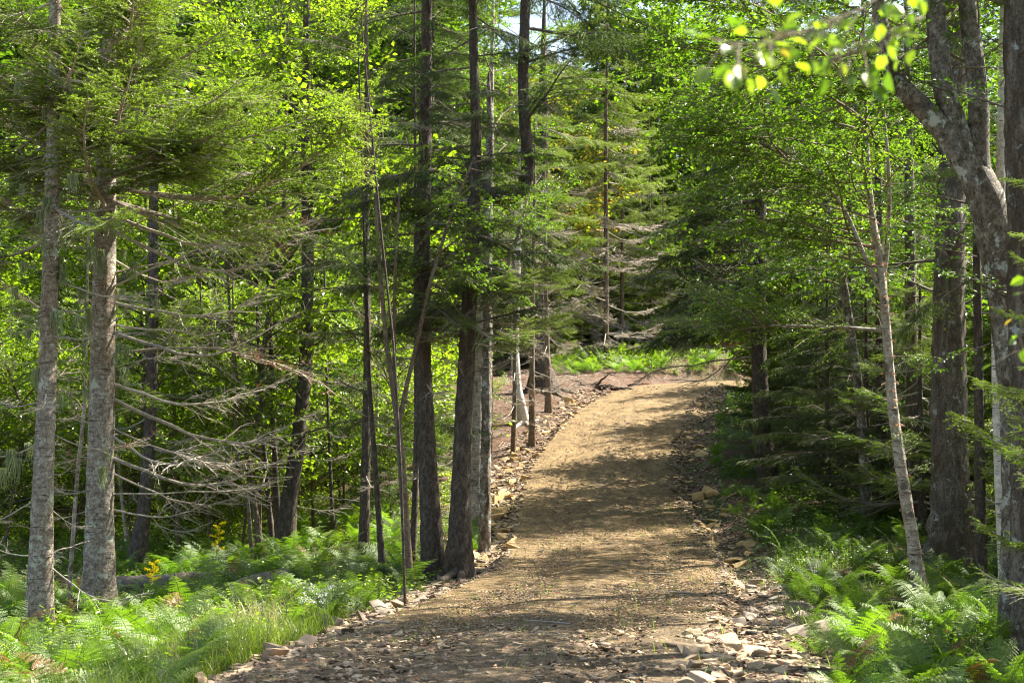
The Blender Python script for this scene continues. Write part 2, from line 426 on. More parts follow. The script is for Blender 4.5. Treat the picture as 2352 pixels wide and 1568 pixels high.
nA, nB, nC = sines(3, 8, .25, 1.2), sines(5, 9, 1.2, 5), sines(8, 8, 5, 16)
def floor_z(x, y, lat, zc):
    yl = [-20, 8, 20, 28, 35, 50, 80, 140, 400]
    low = np.interp(y, yl, [-.45, -.45, -.5, -.45, -.2, .8, 2.4, 5, 14])
    bankz = np.interp(y, [-20, 26, 30, 38, 48, 52, 60, 70, 90, 400], [-.45, -.35, .3, 1.95, 4.0, 4.6, 5.9, 6.9, 8.0, 14])
    e = sstep(30, 44, y)
    left = low + (bankz - low) * sstep(0, 1, (lat + 7.5 + 3.0 * e) / (4.7 - .9 * e))
    right = np.interp(y, [-20, 10, 16, 20, 25, 30, 38, 48, 60, 90, 400], [-.3, -.32, -.2, 0., .3, .85, 2.1, 3.9, 4.8, 7.5, 14])
    right = right + np.clip(lat - 6, 0, 30) * .035
    return np.where(lat < 0, left, right)
def H(x, y):
    x = np.asarray(x, float); y = np.asarray(y, float)
    lat, zc, _ = path_near(x, y)
    lat = lat.reshape(np.shape(x)) if np.shape(x) else lat[0]; zc = zc.reshape(np.shape(x)) if np.shape(x) else zc[0]
    fz = floor_z(x, y, lat, zc)
    al = np.abs(lat)
    k = sstep(HW - .1, HW + 1.1, al)
    rough = sstep(HW, HW + 1.5, al)
    return (zc - .10) * (1 - k) + fz * k + rough * (nA(x, y) * .16 + nB(x, y) * .09 + nC(x, y) * .03)

def ray(dx, dy):
    u = (dx - CX) / FD; v = (CY - dy) / FD
    return np.array([u, math.cos(PITCH) - v * math.sin(PITCH), math.sin(PITCH) + v * math.cos(PITCH)])
def D(dx, dy, Y):
    """the place in the wood that stands at (dx, dy) of a 2352 px wide picture, Y metres away"""
    r = ray(dx, dy)
    return np.array([0, 0, CAMZ]) + r * (Y / r[1])
def G(dx, dy):
    """where the line of sight through (dx, dy) meets the ground"""
    r = ray(dx, dy); t = np.linspace(3, 120, 2400)
    P = np.array([0, 0, CAMZ])[None] + t[:, None] * r[None]
    h = H(P[:, 0], P[:, 1]); k = np.argmax(P[:, 2] < h)
    return P[k] if P[k, 2] < h[k] else None

def build_ground():
    a = np.concatenate([-np.geomspace(300, 14, 22), np.arange(-13.5, 13.6, .16), np.geomspace(14, 300, 22)])
    b = np.concatenate([[-60, -30, -15, -8, -3, 2], np.arange(5, 60, .17), np.geomspace(60.5, 500, 40)])
    X, Y = np.meshgrid(a, b)
    Z = np.concatenate([H(X[i:i + 40], Y[i:i + 40]) for i in range(0, len(X), 40)])
    n, m_ = X.shape
    i, j = np.meshgrid(np.arange(n - 1), np.arange(m_ - 1), indexing='ij')
    b0 = i * m_ + j
    F = np.stack([b0, b0 + 1, b0 + m_ + 1, b0 + m_], -1).reshape(-1, 4)
    mb = MB(); mb.add(np.stack([X, Y, Z], -1), F)
    me = mb.mesh('ground', [M['ground']], True)
    at = me.attributes.new("bank", 'FLOAT', 'POINT')
    lat = path_near(X, Y)[0]
    bk = sstep(-1.5, 0, lat + 4.2 + nB(X, Y) * 1.0 + np.clip((Y - 37) * .32, 0, 3.0)) * (lat < 0) * sstep(30, 34, Y) * (1 - sstep(51, 56, Y + .3 * lat)) + 0.0
    bk = np.maximum(bk, sstep(1.6, .6, np.hypot(X + 1.15, (Y - 20.6) * .7)) )
    at.data.foreach_set("value", bk.ravel().astype(np.float32))
    tag(link_mesh('ground', me), kind='structure')
build_ground()

edge_l, edge_r = sines(21, 9, .5, 5), sines(22, 9, .5, 5)
def build_path():
    ls_ = np.linspace(-1, 1, 60)
    k = np.linspace(0, len(PS) - 1, 1500)
    Pk = np.stack([np.interp(k, np.arange(len(PS)), PS[:, j]) for j in range(3)], 1)
    Nk = unit(np.stack([np.interp(k, np.arange(len(PN)), PN[:, j]) for j in range(2)], 1))
    wl = HW + .45 + .28 * edge_l(k * .1, 0 * k); wr = HW + .45 + .28 * edge_r(k * .1, 0 * k)
    lat = np.where(ls_[None] < 0, ls_[None] * wl[:, None], ls_[None] * wr[:, None])
    X = Pk[:, 0:1] + Nk[:, 0:1] * lat; Y = Pk[:, 1:2] + Nk[:, 1:2] * lat
    Z = Pk[:, 2:3] + .06 * (1 - (lat / HW) ** 2)
    Z = Z - .55 * np.clip(np.abs(lat) - HW + .25, 0, 5) + .012 * nC(X, Y) + .02 * nB(X, Y) - .04 * np.exp(-((np.abs(lat) - .8) / .28) ** 2)
    n, m_ = X.shape
    i, j = np.meshgrid(np.arange(n - 1), np.arange(m_ - 1), indexing='ij'); b0 = i * m_ + j
    F = np.stack([b0, b0 + 1, b0 + m_ + 1, b0 + m_], -1).reshape(-1, 4)
    mb = MB(); mb.add(np.stack([X, Y, Z], -1), F)
    me = mb.mesh('path', [M['path']], True)
    at = me.attributes.new("coarse", 'FLOAT', 'POINT')
    c = np.maximum(.8 * sstep(19, 11.0, Y), sstep(1.7, 2.3, np.abs(lat)) * sstep(30, 20, Y))
    c = np.maximum(c, .42 * np.exp(-(lat / .35) ** 2) + .1 * nB(X, Y)) - .22 * np.exp(-((np.abs(lat) - .8) / .28) ** 2)
    at.data.foreach_set("value", c.ravel().astype(np.float32))
    tag(link_mesh('path', me), kind='structure')
build_path()
def path_top(x, y):
    lat, zc, _ = path_near(x, y)
    return zc + .06 * (1 - (lat / HW) ** 2) - .55 * np.clip(np.abs(lat) - HW + .25, 0, 5)
def surf(x, y):
    x = np.asarray(x, float); y = np.asarray(y, float)
    lat, zc, _ = path_near(x, y)
    g = H(x, y); p = path_top(x, y)
    return np.where(np.abs(lat) < HW + .6, np.maximum(g, p), g)

# ------------------------------------------------------------------ branches (a library; every branch on a tree is a copy of one of these)
def curve_pts(base, d, L, K, rng, bend=(0, 0, 0), wob=.03):
    """N polylines of K points from base (N,3) in direction d (N,3), length L (N,)"""
    N = len(base); t = np.linspace(0, 1, K)
    P = base[:, None] + d[:, None] * (L[:, None] * t)[..., None]
    P = P + np.asarray(bend)[None, None] * (L[:, None, None] * (t ** 2)[None, :, None])
    w = rng.standard_normal((N, K, 3)) * wob * L[:, None, None] * t[None, :, None]
    return P + np.cumsum(w, 1) * .6

def at_param(P, s):
    """points on polylines P (N,K,3) at s (N,) in 0..1, with tangents"""
    N, K, _ = P.shape
    x = np.clip(s, 0, .9999) * (K - 1); i = x.astype(int); f = (x - i)[:, None]; r = np.arange(N)
    a, b = P[r, i], P[r, i + 1]
    return a * (1 - f) + b * f, unit(b - a)

def conifer_branch(seed, L=2.0, bare=.15, hang=.0, dens=1.0, twr=.0028, nl=.021, nw=.0062, step=.0046, droop=-.12, up=.10, dead=False, rust=.0, sec=15, wood_sides=4, flat=1.0, cover=1.0):
    rng = np.random.default_rng(seed); mb = MB()
    K = 12; t = np.linspace(0, 1, K)
    main = np.stack([L * t, L * .05 * np.sin(t * 4 + seed) * t, L * (droop * np.sin(t * PI * .8) + up * t ** 2.2)], 1)
    main += np.cumsum(rng.standard_normal((K, 3)) * (.016 if dead else .006) * L, 0) * t[:, None]
    tubes(mb, main, (L * (.0072 if dead else .010) * (1 - t) ** .8 + .003), 6, 0, .5)
    n = int(L * sec)
    s0 = .34 if dead else .10
    s = np.sort(s0 + (1 - s0) * np.concatenate([rng.random(n), rng.random(n)]) ** .85); side = np.where(np.arange(2 * n) % 2, 1., -1.)
    p, T = at_param(np.repeat(main[None], 2 * n, 0), s)
    B = unit(np.cross(T, [0, 0, 1.]))
    ln = L * (.05 + .40 * (1 - s) ** .75) * np.clip(.35 + s * 3.0, 0, 1) * rng.uniform(.6, 1.15, 2 * n)
    an = rng.normal(52, 9, 2 * n) * PI / 180
    d = unit(np.cos(an)[:, None] * T + (np.sin(an) * side)[:, None] * B + np.stack([0 * s, 0 * s, rng.normal(0, .16, 2 * n)], 1) * flat)
    sp = curve_pts(p, d, ln, 6, rng, (.12, 0, -.10 - hang * .5 + (.05 if dead else 0)), .05 if dead else .025)
    r0 = twr * (1 + 1.2 * ln / (L * .4))
    tubes(mb, sp, r0[:, None] * np.linspace(1.2, .6, 6)[None], 3, 0, .5)
    # third order
    m = np.maximum((ln * 20 * (1.1 if not dead else .75)).astype(int), 1)
    idx = np.repeat(np.arange(2 * n), m); s3 = rng.uniform(.12, .97, len(idx)); sd3 = np.where(rng.random(len(idx)) < .5, 1., -1.)
    p3, T3 = at_param(sp[idx], s3); B3 = unit(np.cross(T3, [0, 0, 1.]))
    l3 = (.04 + .38 * ln[idx] * (1 - s3)) * rng.uniform(.6, 1.2, len(idx)); a3 = rng.normal(50, 10 if not dead else 22, len(idx)) * PI / 180
    d3 = unit(np.cos(a3)[:, None] * T3 + (np.sin(a3) * sd3)[:, None] * B3 + np.stack([0 * s3, 0 * s3, rng.normal(0, .15 if not dead else .4, len(idx))], 1))
    if hang: d3 = unit(d3 + np.array([0, 0, -hang * 1.6]))
    tp = curve_pts(p3, d3, l3, 4 if dead else 3, rng, (.05, 0, -.08 - hang * .3), .09 if dead else .03)
    tubes(mb, tp, np.full(len(idx), twr * .75)[:, None] * np.linspace(1, .6, tp.shape[1])[None], 3, 0 if dead else np.where(1, 1, 0).item(), .35)
    # needles
    if not dead or rust > 0:
        for (PP, LL, sm, gs) in ((sp, ln, s, np.zeros(2 * n)), (tp, l3, s[idx], s3 * .3)):
            alive = (sm > bare + rng.normal(0, .08, len(sm)))
            if dead: alive = (rng.random(len(sm)) < rust) & (sm > .55)
            elif cover < 1: alive &= rng.random(len(sm)) < cover
            PPa, LLa, sma, ga = PP[alive], LL[alive], sm[alive], gs[alive]
            cnt = np.maximum((LLa / step * dens).astype(int), 1)
            ii = np.repeat(np.arange(len(cnt)), cnt)
            sn = rng.uniform(.08, 1, len(ii))
            pn, Tn = at_param(PPa[ii], sn)
            Bn = unit(np.cross(Tn, [0, 0, 1.])); Un = np.cross(Bn, Tn)
            phi = rng.uniform(-PI * .15, PI * 1.15, len(ii))
            rad = np.cos(phi)[:, None] * Bn + np.sin(phi)[:, None] * Un * .7
            dn = unit(Tn * rng.uniform(.5, .95, len(ii))[:, None] + rad)
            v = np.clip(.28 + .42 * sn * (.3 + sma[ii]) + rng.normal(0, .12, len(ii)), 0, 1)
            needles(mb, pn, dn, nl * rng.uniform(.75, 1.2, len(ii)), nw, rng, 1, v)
    return mb

def leafy_branch(seed, L=1.8, leaf=.055, wid=.6, gap=.045, six=True, sec=6.5, up=.08, twr=.0025, tert=5, jit=.35, shape=.5, sparse=0.0):
    rng = np.random.default_rng(seed); mb = MB()
    K = 10; t = np.linspace(0, 1, K)
    main = np.stack([L * t, L * .05 * np.sin(t * 5 + seed), L * (up * np.sin(t * 2.4))], 1) + np.cumsum(rng.standard_normal((K, 3)) * .014 * L, 0) * t[:, None]
    tubes(mb, main, (L * .0065 * (1 - t) + .0028), 5, 0, .5)
    n = max(int(L * sec), 3)
    s = np.sort(rng.uniform(.12, .98, n)); side = np.where(np.arange(n) % 2, 1., -1.)
    p, T = at_param(np.repeat(main[None], n, 0), s); B = unit(np.cross(T, [0, 0, 1.]))
    ln = L * shape * (1 - .75 * s) * rng.uniform(.6, 1.2, n); an = rng.normal(45, 12, n) * PI / 180
    d = unit(np.cos(an)[:, None] * T + (np.sin(an) * side)[:, None] * B + np.stack([0 * s, 0 * s, rng.normal(.05, .25, n)], 1))
    sp = curve_pts(p, d, ln, 6, rng, (.05, 0, -.08), .05)
    tubes(mb, sp, np.full(n, twr * 1.4)[:, None] * np.linspace(1.2, .6, 6)[None], 3, 0, .5)
    m = np.maximum((ln * tert * 1.6).astype(int), 2)
    idx = np.repeat(np.arange(n), m); s3 = rng.uniform(.1, .98, len(idx)); sd3 = np.where(rng.random(len(idx)) < .5, 1., -1.)
    p3, T3 = at_param(sp[idx], s3); B3 = unit(np.cross(T3, [0, 0, 1.]))
    l3 = (.08 + .35 * ln[idx] * (1 - .6 * s3)) * rng.uniform(.6, 1.2, len(idx)); a3 = rng.normal(42, 14, len(idx)) * PI / 180
    d3 = unit(np.cos(a3)[:, None] * T3 + (np.sin(a3) * sd3)[:, None] * B3 + np.stack([0 * s3, 0 * s3, rng.normal(0, .3, len(idx))], 1))
    tp = curve_pts(p3, d3, l3, 4, rng, (.05, 0, -.1), .05)
    tubes(mb, tp, np.full(len(idx), twr)[:, None] * np.linspace(1, .5, 4)[None], 3, 0, .5)
    for PP, LL in ((sp, ln), (tp, l3), (main[None], np.array([L]))):
        cnt = np.maximum((LL / gap).astype(int), 1); ii = np.repeat(np.arange(len(cnt)), cnt)
        sn = rng.uniform(.15 if len(PP) > 1 else .5, 1, len(ii))
        keep = rng.random(len(ii)) > sparse
        ii = ii[keep]; sn = sn[keep]
        pn, Tn = at_param(PP[ii], sn); Bn = unit(np.cross(Tn, [0, 0, 1.])); sg = np.where(rng.random(len(ii)) < .5, 1., -1.)
        dn = unit(Tn * .7 + Bn * sg[:, None] * rng.uniform(.4, 1.1, len(ii))[:, None] + np.stack([0 * sn, 0 * sn, rng.normal(-.25, .3, len(ii))], 1))
        nn = unit(np.stack([rng.normal(0, jit, len(ii)), rng.normal(0, jit, len(ii)), np.ones(len(ii))], 1))
        sz = leaf * rng.uniform(.65, 1.15, len(ii))
        leaves(mb, pn + dn * .012, dn, nn, sz, sz * wid, 1, np.clip(rng.beta(2.2, 2.6, len(ii)), 0, 1), six)
    return mb

def lichen_wisps(seed, n=1, L=.19):
    rng = np.random.default_rng(seed); mb = MB()
    for k in range(n):
        c = np.array([.03, 0, -.01])
        m = 46; st = c + rng.normal(0, .018, (m, 3)) * [1, 1, .2]
        ln = L * rng.uniform(.3, 1.1, m)
        P = curve_pts(st, unit(np.stack([rng.normal(0, .12, m), rng.normal(0, .12, m), -np.ones(m)], 1)), ln, 4, rng, (0, 0, 0), .17)
        tubes(mb, P, np.full(m, .0024)[:, None] * np.array([1.2, 1, .8, .4])[None], 3, 0, rng.random(m))
    return mb

LIB = {}
def reg(key, mbs, mats, names):
    LIB[key] = [(mb, None, mats, nm) for mb, nm in zip(mbs, [names] * len(mbs))]
def libmesh(key, i):
    i %= len(LIB[key]); mb, me, mats, nm = LIB[key][i]
    if me is None:
        me = mb.mesh(key, mats); LIB[key][i] = (mb, me, mats, nm)
    return me

reg('fir', [conifer_branch(10 + k, 2.0, bare=(.3, .38, .25, .45, .3)[k], droop=(-.10, -.16, -.04, -.2, -.12)[k], up=(.16, .1, .2, .12, .05)[k], dens=1.25, cover=(.95, .85, 1, .8, .9)[k]) for k in range(5)], [M['deadwood'], M['fir']], 'branch')
reg('spruce', [conifer_branch(30 + k, 2.0, bare=.22, hang=.42, droop=.04, up=-.06, dens=.75, sec=13) for k in range(4)], [M['twig'], M['spruce']], 'branch')
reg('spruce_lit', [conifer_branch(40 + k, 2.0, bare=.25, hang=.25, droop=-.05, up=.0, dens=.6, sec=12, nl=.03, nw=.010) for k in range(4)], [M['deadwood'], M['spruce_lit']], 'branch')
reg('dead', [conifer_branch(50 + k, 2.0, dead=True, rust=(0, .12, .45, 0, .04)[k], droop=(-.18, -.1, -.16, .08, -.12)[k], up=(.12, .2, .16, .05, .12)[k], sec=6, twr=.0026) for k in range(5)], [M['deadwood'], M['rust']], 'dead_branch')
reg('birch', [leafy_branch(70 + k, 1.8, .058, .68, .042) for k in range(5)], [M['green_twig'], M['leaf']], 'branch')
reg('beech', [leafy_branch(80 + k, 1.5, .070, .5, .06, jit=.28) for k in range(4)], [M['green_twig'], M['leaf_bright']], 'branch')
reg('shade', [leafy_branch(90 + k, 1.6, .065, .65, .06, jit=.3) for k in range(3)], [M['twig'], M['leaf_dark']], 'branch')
reg('wisp', [lichen_wisps(100 + k) for k in range(3)], [M['lichen']], 'lichen')

# low detail branches for trees farther away
LO_LEAF = [leafy_branch(110 + k, 2.0, .090, .7, .065, six=False, sec=7, tert=5, twr=.003, jit=.5) for k in range(5)]
LO_CON = [conifer_branch(120 + k, 2.0, bare=.12, hang=.22, dens=.5, nl=.055, nw=.020, step=.010, sec=10, twr=.004) for k in range(4)]
LO_DEAD = [conifer_branch(130 + k, 2.0, dead=True, rust=0, sec=6, twr=.006) for k in range(3)]

def TM(pos, az, tilt, sc, roll=0.0):
    m = Matrix.Translation(Vector(pos)) @ Matrix.Rotation(az, 4, 'Z') @ Matrix.Rotation(-tilt, 4, 'Y') @ Matrix.Rotation(roll, 4, 'X')
    s = (sc, sc, sc) if np.ndim(sc) == 0 else sc
    return m @ Matrix.Diagonal((*s, 1))

# ------------------------------------------------------------------ trees
def trunk_mesh(pts, rad, mats, seed, flare=.35, sides=20, rough=.032, roots=0, buttress=.0, knots=0):
    """bark skin round a smoothed centre line pts (K,3), radii rad (K,)"""
    rng = np.random.default_rng(seed)
    pts = np.asarray(pts, float); rad = np.asarray(rad, float)
    s = np.concatenate([[0], np.cumsum(np.linalg.norm(np.diff(pts, axis=0), axis=1))])
    n = max(int(s[-1] / .09), 8); t = np.linspace(0, s[-1], n)
    P = np.stack([np.interp(t, s, pts[:, k]) for k in range(3)], 1); r = np.interp(t, s, rad)
    w = min(9, (n // 2) * 2 - 1)
    if w >= 3:
        k_ = np.hanning(w + 2)[1:-1]; k_ /= k_.sum(); h = w // 2
        pad = np.concatenate([P[:1] + (P[0] - P[1]) * np.arange(h, 0, -1)[:, None], P, P[-1:] + (P[-1] - P[-2]) * np.arange(1, h + 1)[:, None]])
        P = np.stack([np.convolve(pad[:, j], k_, 'valid') for j in range(3)], 1)
    T = unit(np.gradient(P, axis=0)); A = unit(np.cross(T, np.array([0, 1., .01]))); B = np.cross(T, A)
    an = np.arange(sides) * 2 * PI / sides
    rr = r[:, None] * (1 + rough * rng.standard_normal((n, sides)))
    lob = 1 + .05 * np.sin(an * 2 + rng.uniform(0, 6))[None] + .04 * np.sin(an[None] * 3 + t[:, None] * .8)
    if flare:
        fl = np.exp(-t / (rad[0] * 2.0 + .05))[:, None]
        rr = rr * (1 + flare * fl * (1 + .6 * np.sin(an * (5 if not roots else roots) + rng.uniform(0, 6)))[None])
    if buttress:
        rr = rr * (1 + buttress * np.sin(an * 4 + 1)[None] * np.exp(-t / 1.5)[:, None])
    rr = rr * lob
    V = P[:, None] + rr[..., None] * (np.cos(an)[None, :, None] * A[:, None] + np.sin(an)[None, :, None] * B[:, None])
    k, j = np.meshgrid(np.arange(n - 1), np.arange(sides), indexing='ij')
    F = np.stack([k * sides + j, k * sides + (j + 1) % sides, (k + 1) * sides + (j + 1) % sides, (k + 1) * sides + j], -1).reshape(-1, 4)
    mb = MB(); mb.add(V, F)
    for q in range(knots):     # stubs of broken branches
        i = rng.integers(int(n * .1), int(n * .8)); a = rng.uniform(0, 2 * PI)
        dvec = np.cos(a) * A[i] + np.sin(a) * B[i]
        l = rng.uniform(.02, .07)
        tubes(mb, np.stack([P[i] + dvec * r[i] * .8, P[i] + dvec * (r[i] + l * .4), P[i] + dvec * (r[i] + l)]) + np.array([[0, 0, 0], [0, 0, -.004], [0, 0, .0]]), np.array([.018, .011, .006]), 6, 0)
    if roots:
        for q in range(roots):
            a = q * 2 * PI / roots + rng.uniform(-.3, .3); L = rng.uniform(2.5, 5) * rad[0] + .2
            tt = np.linspace(0, 1, 8)
            dx = np.cos(a) * tt * L + np.cumsum(rng.normal(0, .03, 8)); dy = np.sin(a) * tt * L + np.cumsum(rng.normal(0, .03, 8))
            base = P[0]
            X = base[0] + dx; Y = base[1] + dy
            Z = surf(X, Y) + rad[0] * .9 * np.exp(-tt * 3.5) - tt * .04
            tubes(mb, np.stack([X, Y, Z], 1), rad[0] * .42 * (1 - .75 * tt), 8, 0)
    me = mb.mesh('trunk', mats, True)
    return me, P, r, t

def hero(name, label, cat, spec, Y, top_h, barkm, seed=0, group=None, flare=.35, roots=0, rough=.025, lean=(0, 0), ybase=None, knots=0, buttress=0, limbs=()):
    """spec: [(dx, dy, width)] along the trunk from base upwards in picture units at distance Y; continues upwards to height top_h"""
    sc = Y / FD
    pts = [D(x, y, Y) for x, y, w in spec]; rad = [w * sc / 2 for x, y, w in spec]
    gz = float(H(pts[0][0], Y))
    b = pts[0].copy()
    # stand the foot on the ground
    if b[2] > gz:
        d = pts[0] - pts[1]; k = (b[2] - gz) / max(-d[2], .05)
        b = b + d * min(k, 2.0); b[2] = gz; pts = [b] + pts; rad = [rad[0] * 1.04] + rad
    pts = [pts[0] - np.array([0, 0, .15 if b[2] <= gz + .001 else .15])] + pts; rad = [rad[0] * 1.0] + rad
    if top_h > pts[-1][2] + .3:
        d = unit(pts[-1] - pts[-2]); d[2] = max(d[2], .8); d = unit(d * [.5, .5, 1])
        k = (top_h - pts[-1][2]) / d[2]
        pts.append(pts[-1] + d * k * .5); rad.append(rad[-1] * .6)
        pts.append(pts[-1] + d * k * .5); rad.append(.012)
    base = np.array([pts[0][0], pts[0][1], gz])
    root = empty(name, base)
    tag(root, label, cat, group)
    loc = [p - base for p in pts]
    # roots need world heights
    def _surf_shift():
        pass
    global surf
    _s0 = surf
    surf = lambda x, y: _s0(np.asarray(x) + base[0], np.asarray(y) + base[1]) - base[2]
    me, P, r, t = trunk_mesh(loc, rad, [barkm], seed, flare, roots=roots, rough=rough, knots=knots, buttress=buttress)
    surf = _s0
    link_mesh('trunk', me, root)
    out = [(P, r)]
    for lm in limbs:
        lp = [D(x, y, Y + (dz if False else 0)) - base for x, y, w in lm]; lr = [w * sc / 2 for x, y, w in lm]
        if lm[-1][1] < 60:
            d = unit(lp[-1] - lp[-2]); lp.append(lp[-1] + d * 1.5 * unit(np.array([1, 1, 1]))[0]); lr.append(lr[-1] * .75)
            lp.append(lp[-1] + np.array([d[0] * 1.5, .3, 2.2])); lr.append(.015)
        me, P2, r2, _ = trunk_mesh(lp, lr, [barkm], seed + 7, 0, sides=14, rough=rough)
        lo = link_mesh('limb', me, root); out.append((P2, r2, lo))
    return root, out

def put_branches(root, PR, key, z0, z1, n, L0, L1, tilt=0.0, tj=.15, seed=0, az=None, azj=PI, lib_L=2.0, power=1.0, taper=0.0, name=None):
    """branch copies on the trunk PR=(P,r) (local), between heights z0..z1 above the foot"""
    rng = np.random.default_rng(seed + 991); P, r = PR[:2]
    if len(PR) > 2: root = PR[2]
    for k in range(n):
        f = (k + rng.uniform(0, 1)) / n; z = z0 + (z1 - z0) * f
        i = int(np.clip(np.searchsorted(P[:, 2], z), 0, len(P) - 1))
        a = (rng.uniform(-azj, azj) + az) if az is not None else (k * 2.399 + rng.uniform(-.5, .5))
        L = rng.uniform(L0, L1) * (1 - taper * f)
        o = link_mesh(name or LIB[key][0][3], libmesh(key, int(rng.integers(0, 99))), root)
        dv = np.array([math.cos(a), math.sin(a), 0])
        sc = L / lib_L
        o.matrix_local = TM(P[i] + dv * r[i] * .6, a, tilt + rng.normal(0, tj), (sc, sc * rng.uniform(.85, 1.15) * rng.choice([-1, 1]), sc), rng.normal(0, .15))

def hz(Y, dy):
    """height above sea of picture row dy at distance Y"""
    return D(1176, dy, Y)[2]

def wisps(root, PR, z0, z1, n, seed):
    rng = np.random.default_rng(seed); P, r = PR
    for k in range(n * 4):
        z = rng.uniform(z0, z1); i = int(np.clip(np.searchsorted(P[:, 2], z), 0, len(P) - 1)); a = rng.uniform(-PI, PI)
        dd = r[i] + max(0, rng.normal(.25, .4)); o = link_mesh('lichen', libmesh('wisp', k), root)
        o.matrix_local = TM(P[i] + np.array([math.cos(a), math.sin(a), 0]) * dd, a, rng.normal(.1, .15), rng.uniform(.7, 1.5))

# ---- the two grey firs at the left
def zl(root, Y, dy): return hz(Y, dy) - root.location.z
Y = 16.0
fa, pa = hero('fir_tree', 'thinner grey fir trunk hung with pale beard lichen, nearer the left edge', 'tree', [(92, 1425, 58), (98, 1150, 46), (108, 900, 40), (118, 500, 32), (124, 200, 27), (128, -60, 24)], Y, 10.0, M['bark_fir'], 1, knots=40, flare=.5, roots=4)
fb, pb = hero('fir_tree', 'stout grey fir trunk with long bare twiggy limbs reaching towards the path', 'tree', [(228, 1400, 68), (230, 1200, 62), (234, 900, 56), (240, 600, 50), (244, 300, 43), (247, 60, 38), (248, -80, 34)], 17.5, 11.5, M['bark_fir'], 2, knots=50, flare=.55, roots=5)
put_branches(fa, pa[0], 'dead', zl(fa, Y, 1330), zl(fa, Y, 450), 22, .6, 1.5, .05, .25, 11)
put_branches(fa, pa[0], 'fir', zl(fa, Y, 560), 9.6, 24, 1.1, 2.0, -.05, .2, 12, taper=.35, az=PI + .5, azj=2.0)
wisps(fa, pa[0], zl(fa, Y, 1100), zl(fa, Y, 150), 12, 5)
Y = 17.5
rngd = np.random.default_rng(17)
for (dy, L, a, tl, li) in [(470, 2.9, .1, -.12, 2), (540, 2.6, -.2, .06, 0), (560, 2.2, .3, .25, 3), (635, 2.3, .05, .22, 3), (705, 2.4, -.25, .08, 0), (745, 1.7, .2, .12, 1), (818, 3.1, .0, -.17, 2), (915, 2.7, .12, .02, 0),
                        (990, 2.2, -.2, -.05, 1), (1060, 2.6, .08, .03, 4), (1085, 2.0, .3, -.18, 0), (1140, 2.2, -.1, .05, 3), (1010, 1.8, -.5, -.1, 4), (860, 1.2, .6, .1, 0), (1180, 1.4, .2, -.1, 1), (600, 1.5, .5, .0, 2), (505, 2.4, -.4, .05, 0), (670, 2.1, -.35, .0, 3), (770, 2.6, -.1, .1, 0), (880, 2.3, .25, -.02, 4)]:
    P, r = pb[0]; i = int(np.searchsorted(P[:, 2], zl(fb, Y, dy)))
    o = link_mesh('dead_branch', libmesh('dead', li), fb)
    sc_ = L / 2.0; o.matrix_local = TM(P[i] + np.array([r[i] * .7, 0, 0]), a + rngd.normal(0, .12), tl + rngd.normal(0, .1), (sc_, sc_ * rngd.choice([-1, 1]) * rngd.uniform(.7, 1.2), sc_ * rngd.choice([-.6, 1, 1.2, .6])), rngd.normal(0, .5))
put_branches(fb, pb[0], 'dead', zl(fb, Y, 1300), zl(fb, Y, 450), 20, .5, 1.5, .1, .3, 21, az=PI, azj=1.4)
put_branches(fb, pb[0], 'fir', zl(fb, Y, 500), 7.2, 20, 2.0, 3.3, .0, .16, 22, az=-.72, azj=.75)
put_branches(fb, pb[0], 'fir', zl(fb, Y, 500), 8.2, 20, 1.3, 2.3, .08, .2, 23, az=PI + .5, azj=1.9)
put_branches(fb, pb[0], 'fir', 7.6, 11.2, 16, 1.0, 1.8, .08, .2, 24, taper=.5)
wisps(fb, pb[0], zl(fb, Y, 900), zl(fb, Y, 400), 7, 8)

# ---- dark spruces by the path, left of the middle
c1, pc = hero('spruce_tree', 'dark straight spruce standing just left of its bent twin beside the path', 'tree', [(995, 1275, 54), (985, 1100, 46), (972, 850, 40), (967, 640, 38), (976, 350, 33), (980, 100, 27), (981, -60, 24)], 21.5, 13, M['bark_dark'], 3, flare=.3, knots=14, roots=5)
d1, pd = hero('spruce_tree', 'dark rough spruce nearest the path whose side stem bends like a hook', 'tree', [(1055, 1285, 58), (1058, 1180, 48), (1064, 1000, 44), (1074, 780, 38), (1084, 560, 33), (1094, 320, 25), (1088, 120, 21), (1086, -60, 19)], 21.2, 13, M['bark_dark'], 4, flare=.45, rough=.045, knots=10, roots=6,
              limbs=[[(1080, 372, 26), (1096, 428, 30), (1130, 455, 32), (1168, 462, 32), (1205, 440, 30), (1214, 380, 28), (1207, 300, 26), (1201, 180, 24), (1206, 40, 22), (1207, -60, 20)]])
for k, (rt, pr, Yy, s) in enumerate(((c1, pc, 21.5, 31), (d1, pd, 21.2, 33))):
    put_branches(rt, pr[0], 'spruce', zl(rt, Yy, 760), 12.6, 46, 1.1, 2.1, -.05, .18, s, taper=.4)
    put_branches(rt, pr[0], 'dead', zl(rt, Yy, 1050), zl(rt, Yy, 200), 14, .5, 1.3, 0, .25, s + 1)
    put_branches(rt, pr[0], 'fir' if k else 'spruce', zl(rt, Yy, 800), zl(rt, Yy, 440), 13, .8, 1.6, -.1, .2, s + 2)
put_branches(d1, pd[1], 'spruce', pd[1][0][:, 2].max() * .55, pd[1][0][:, 2].max(), 16, 1.3, 2.3, -.12, .15, 39, az=0, azj=1.3)
put_branches(d1, pd[0], 'fir', zl(d1, 21.2, 800), zl(d1, 21.2, 560), 5, 1.0, 1.7, -.2, .12, 41, az=-.5, azj=1.0)

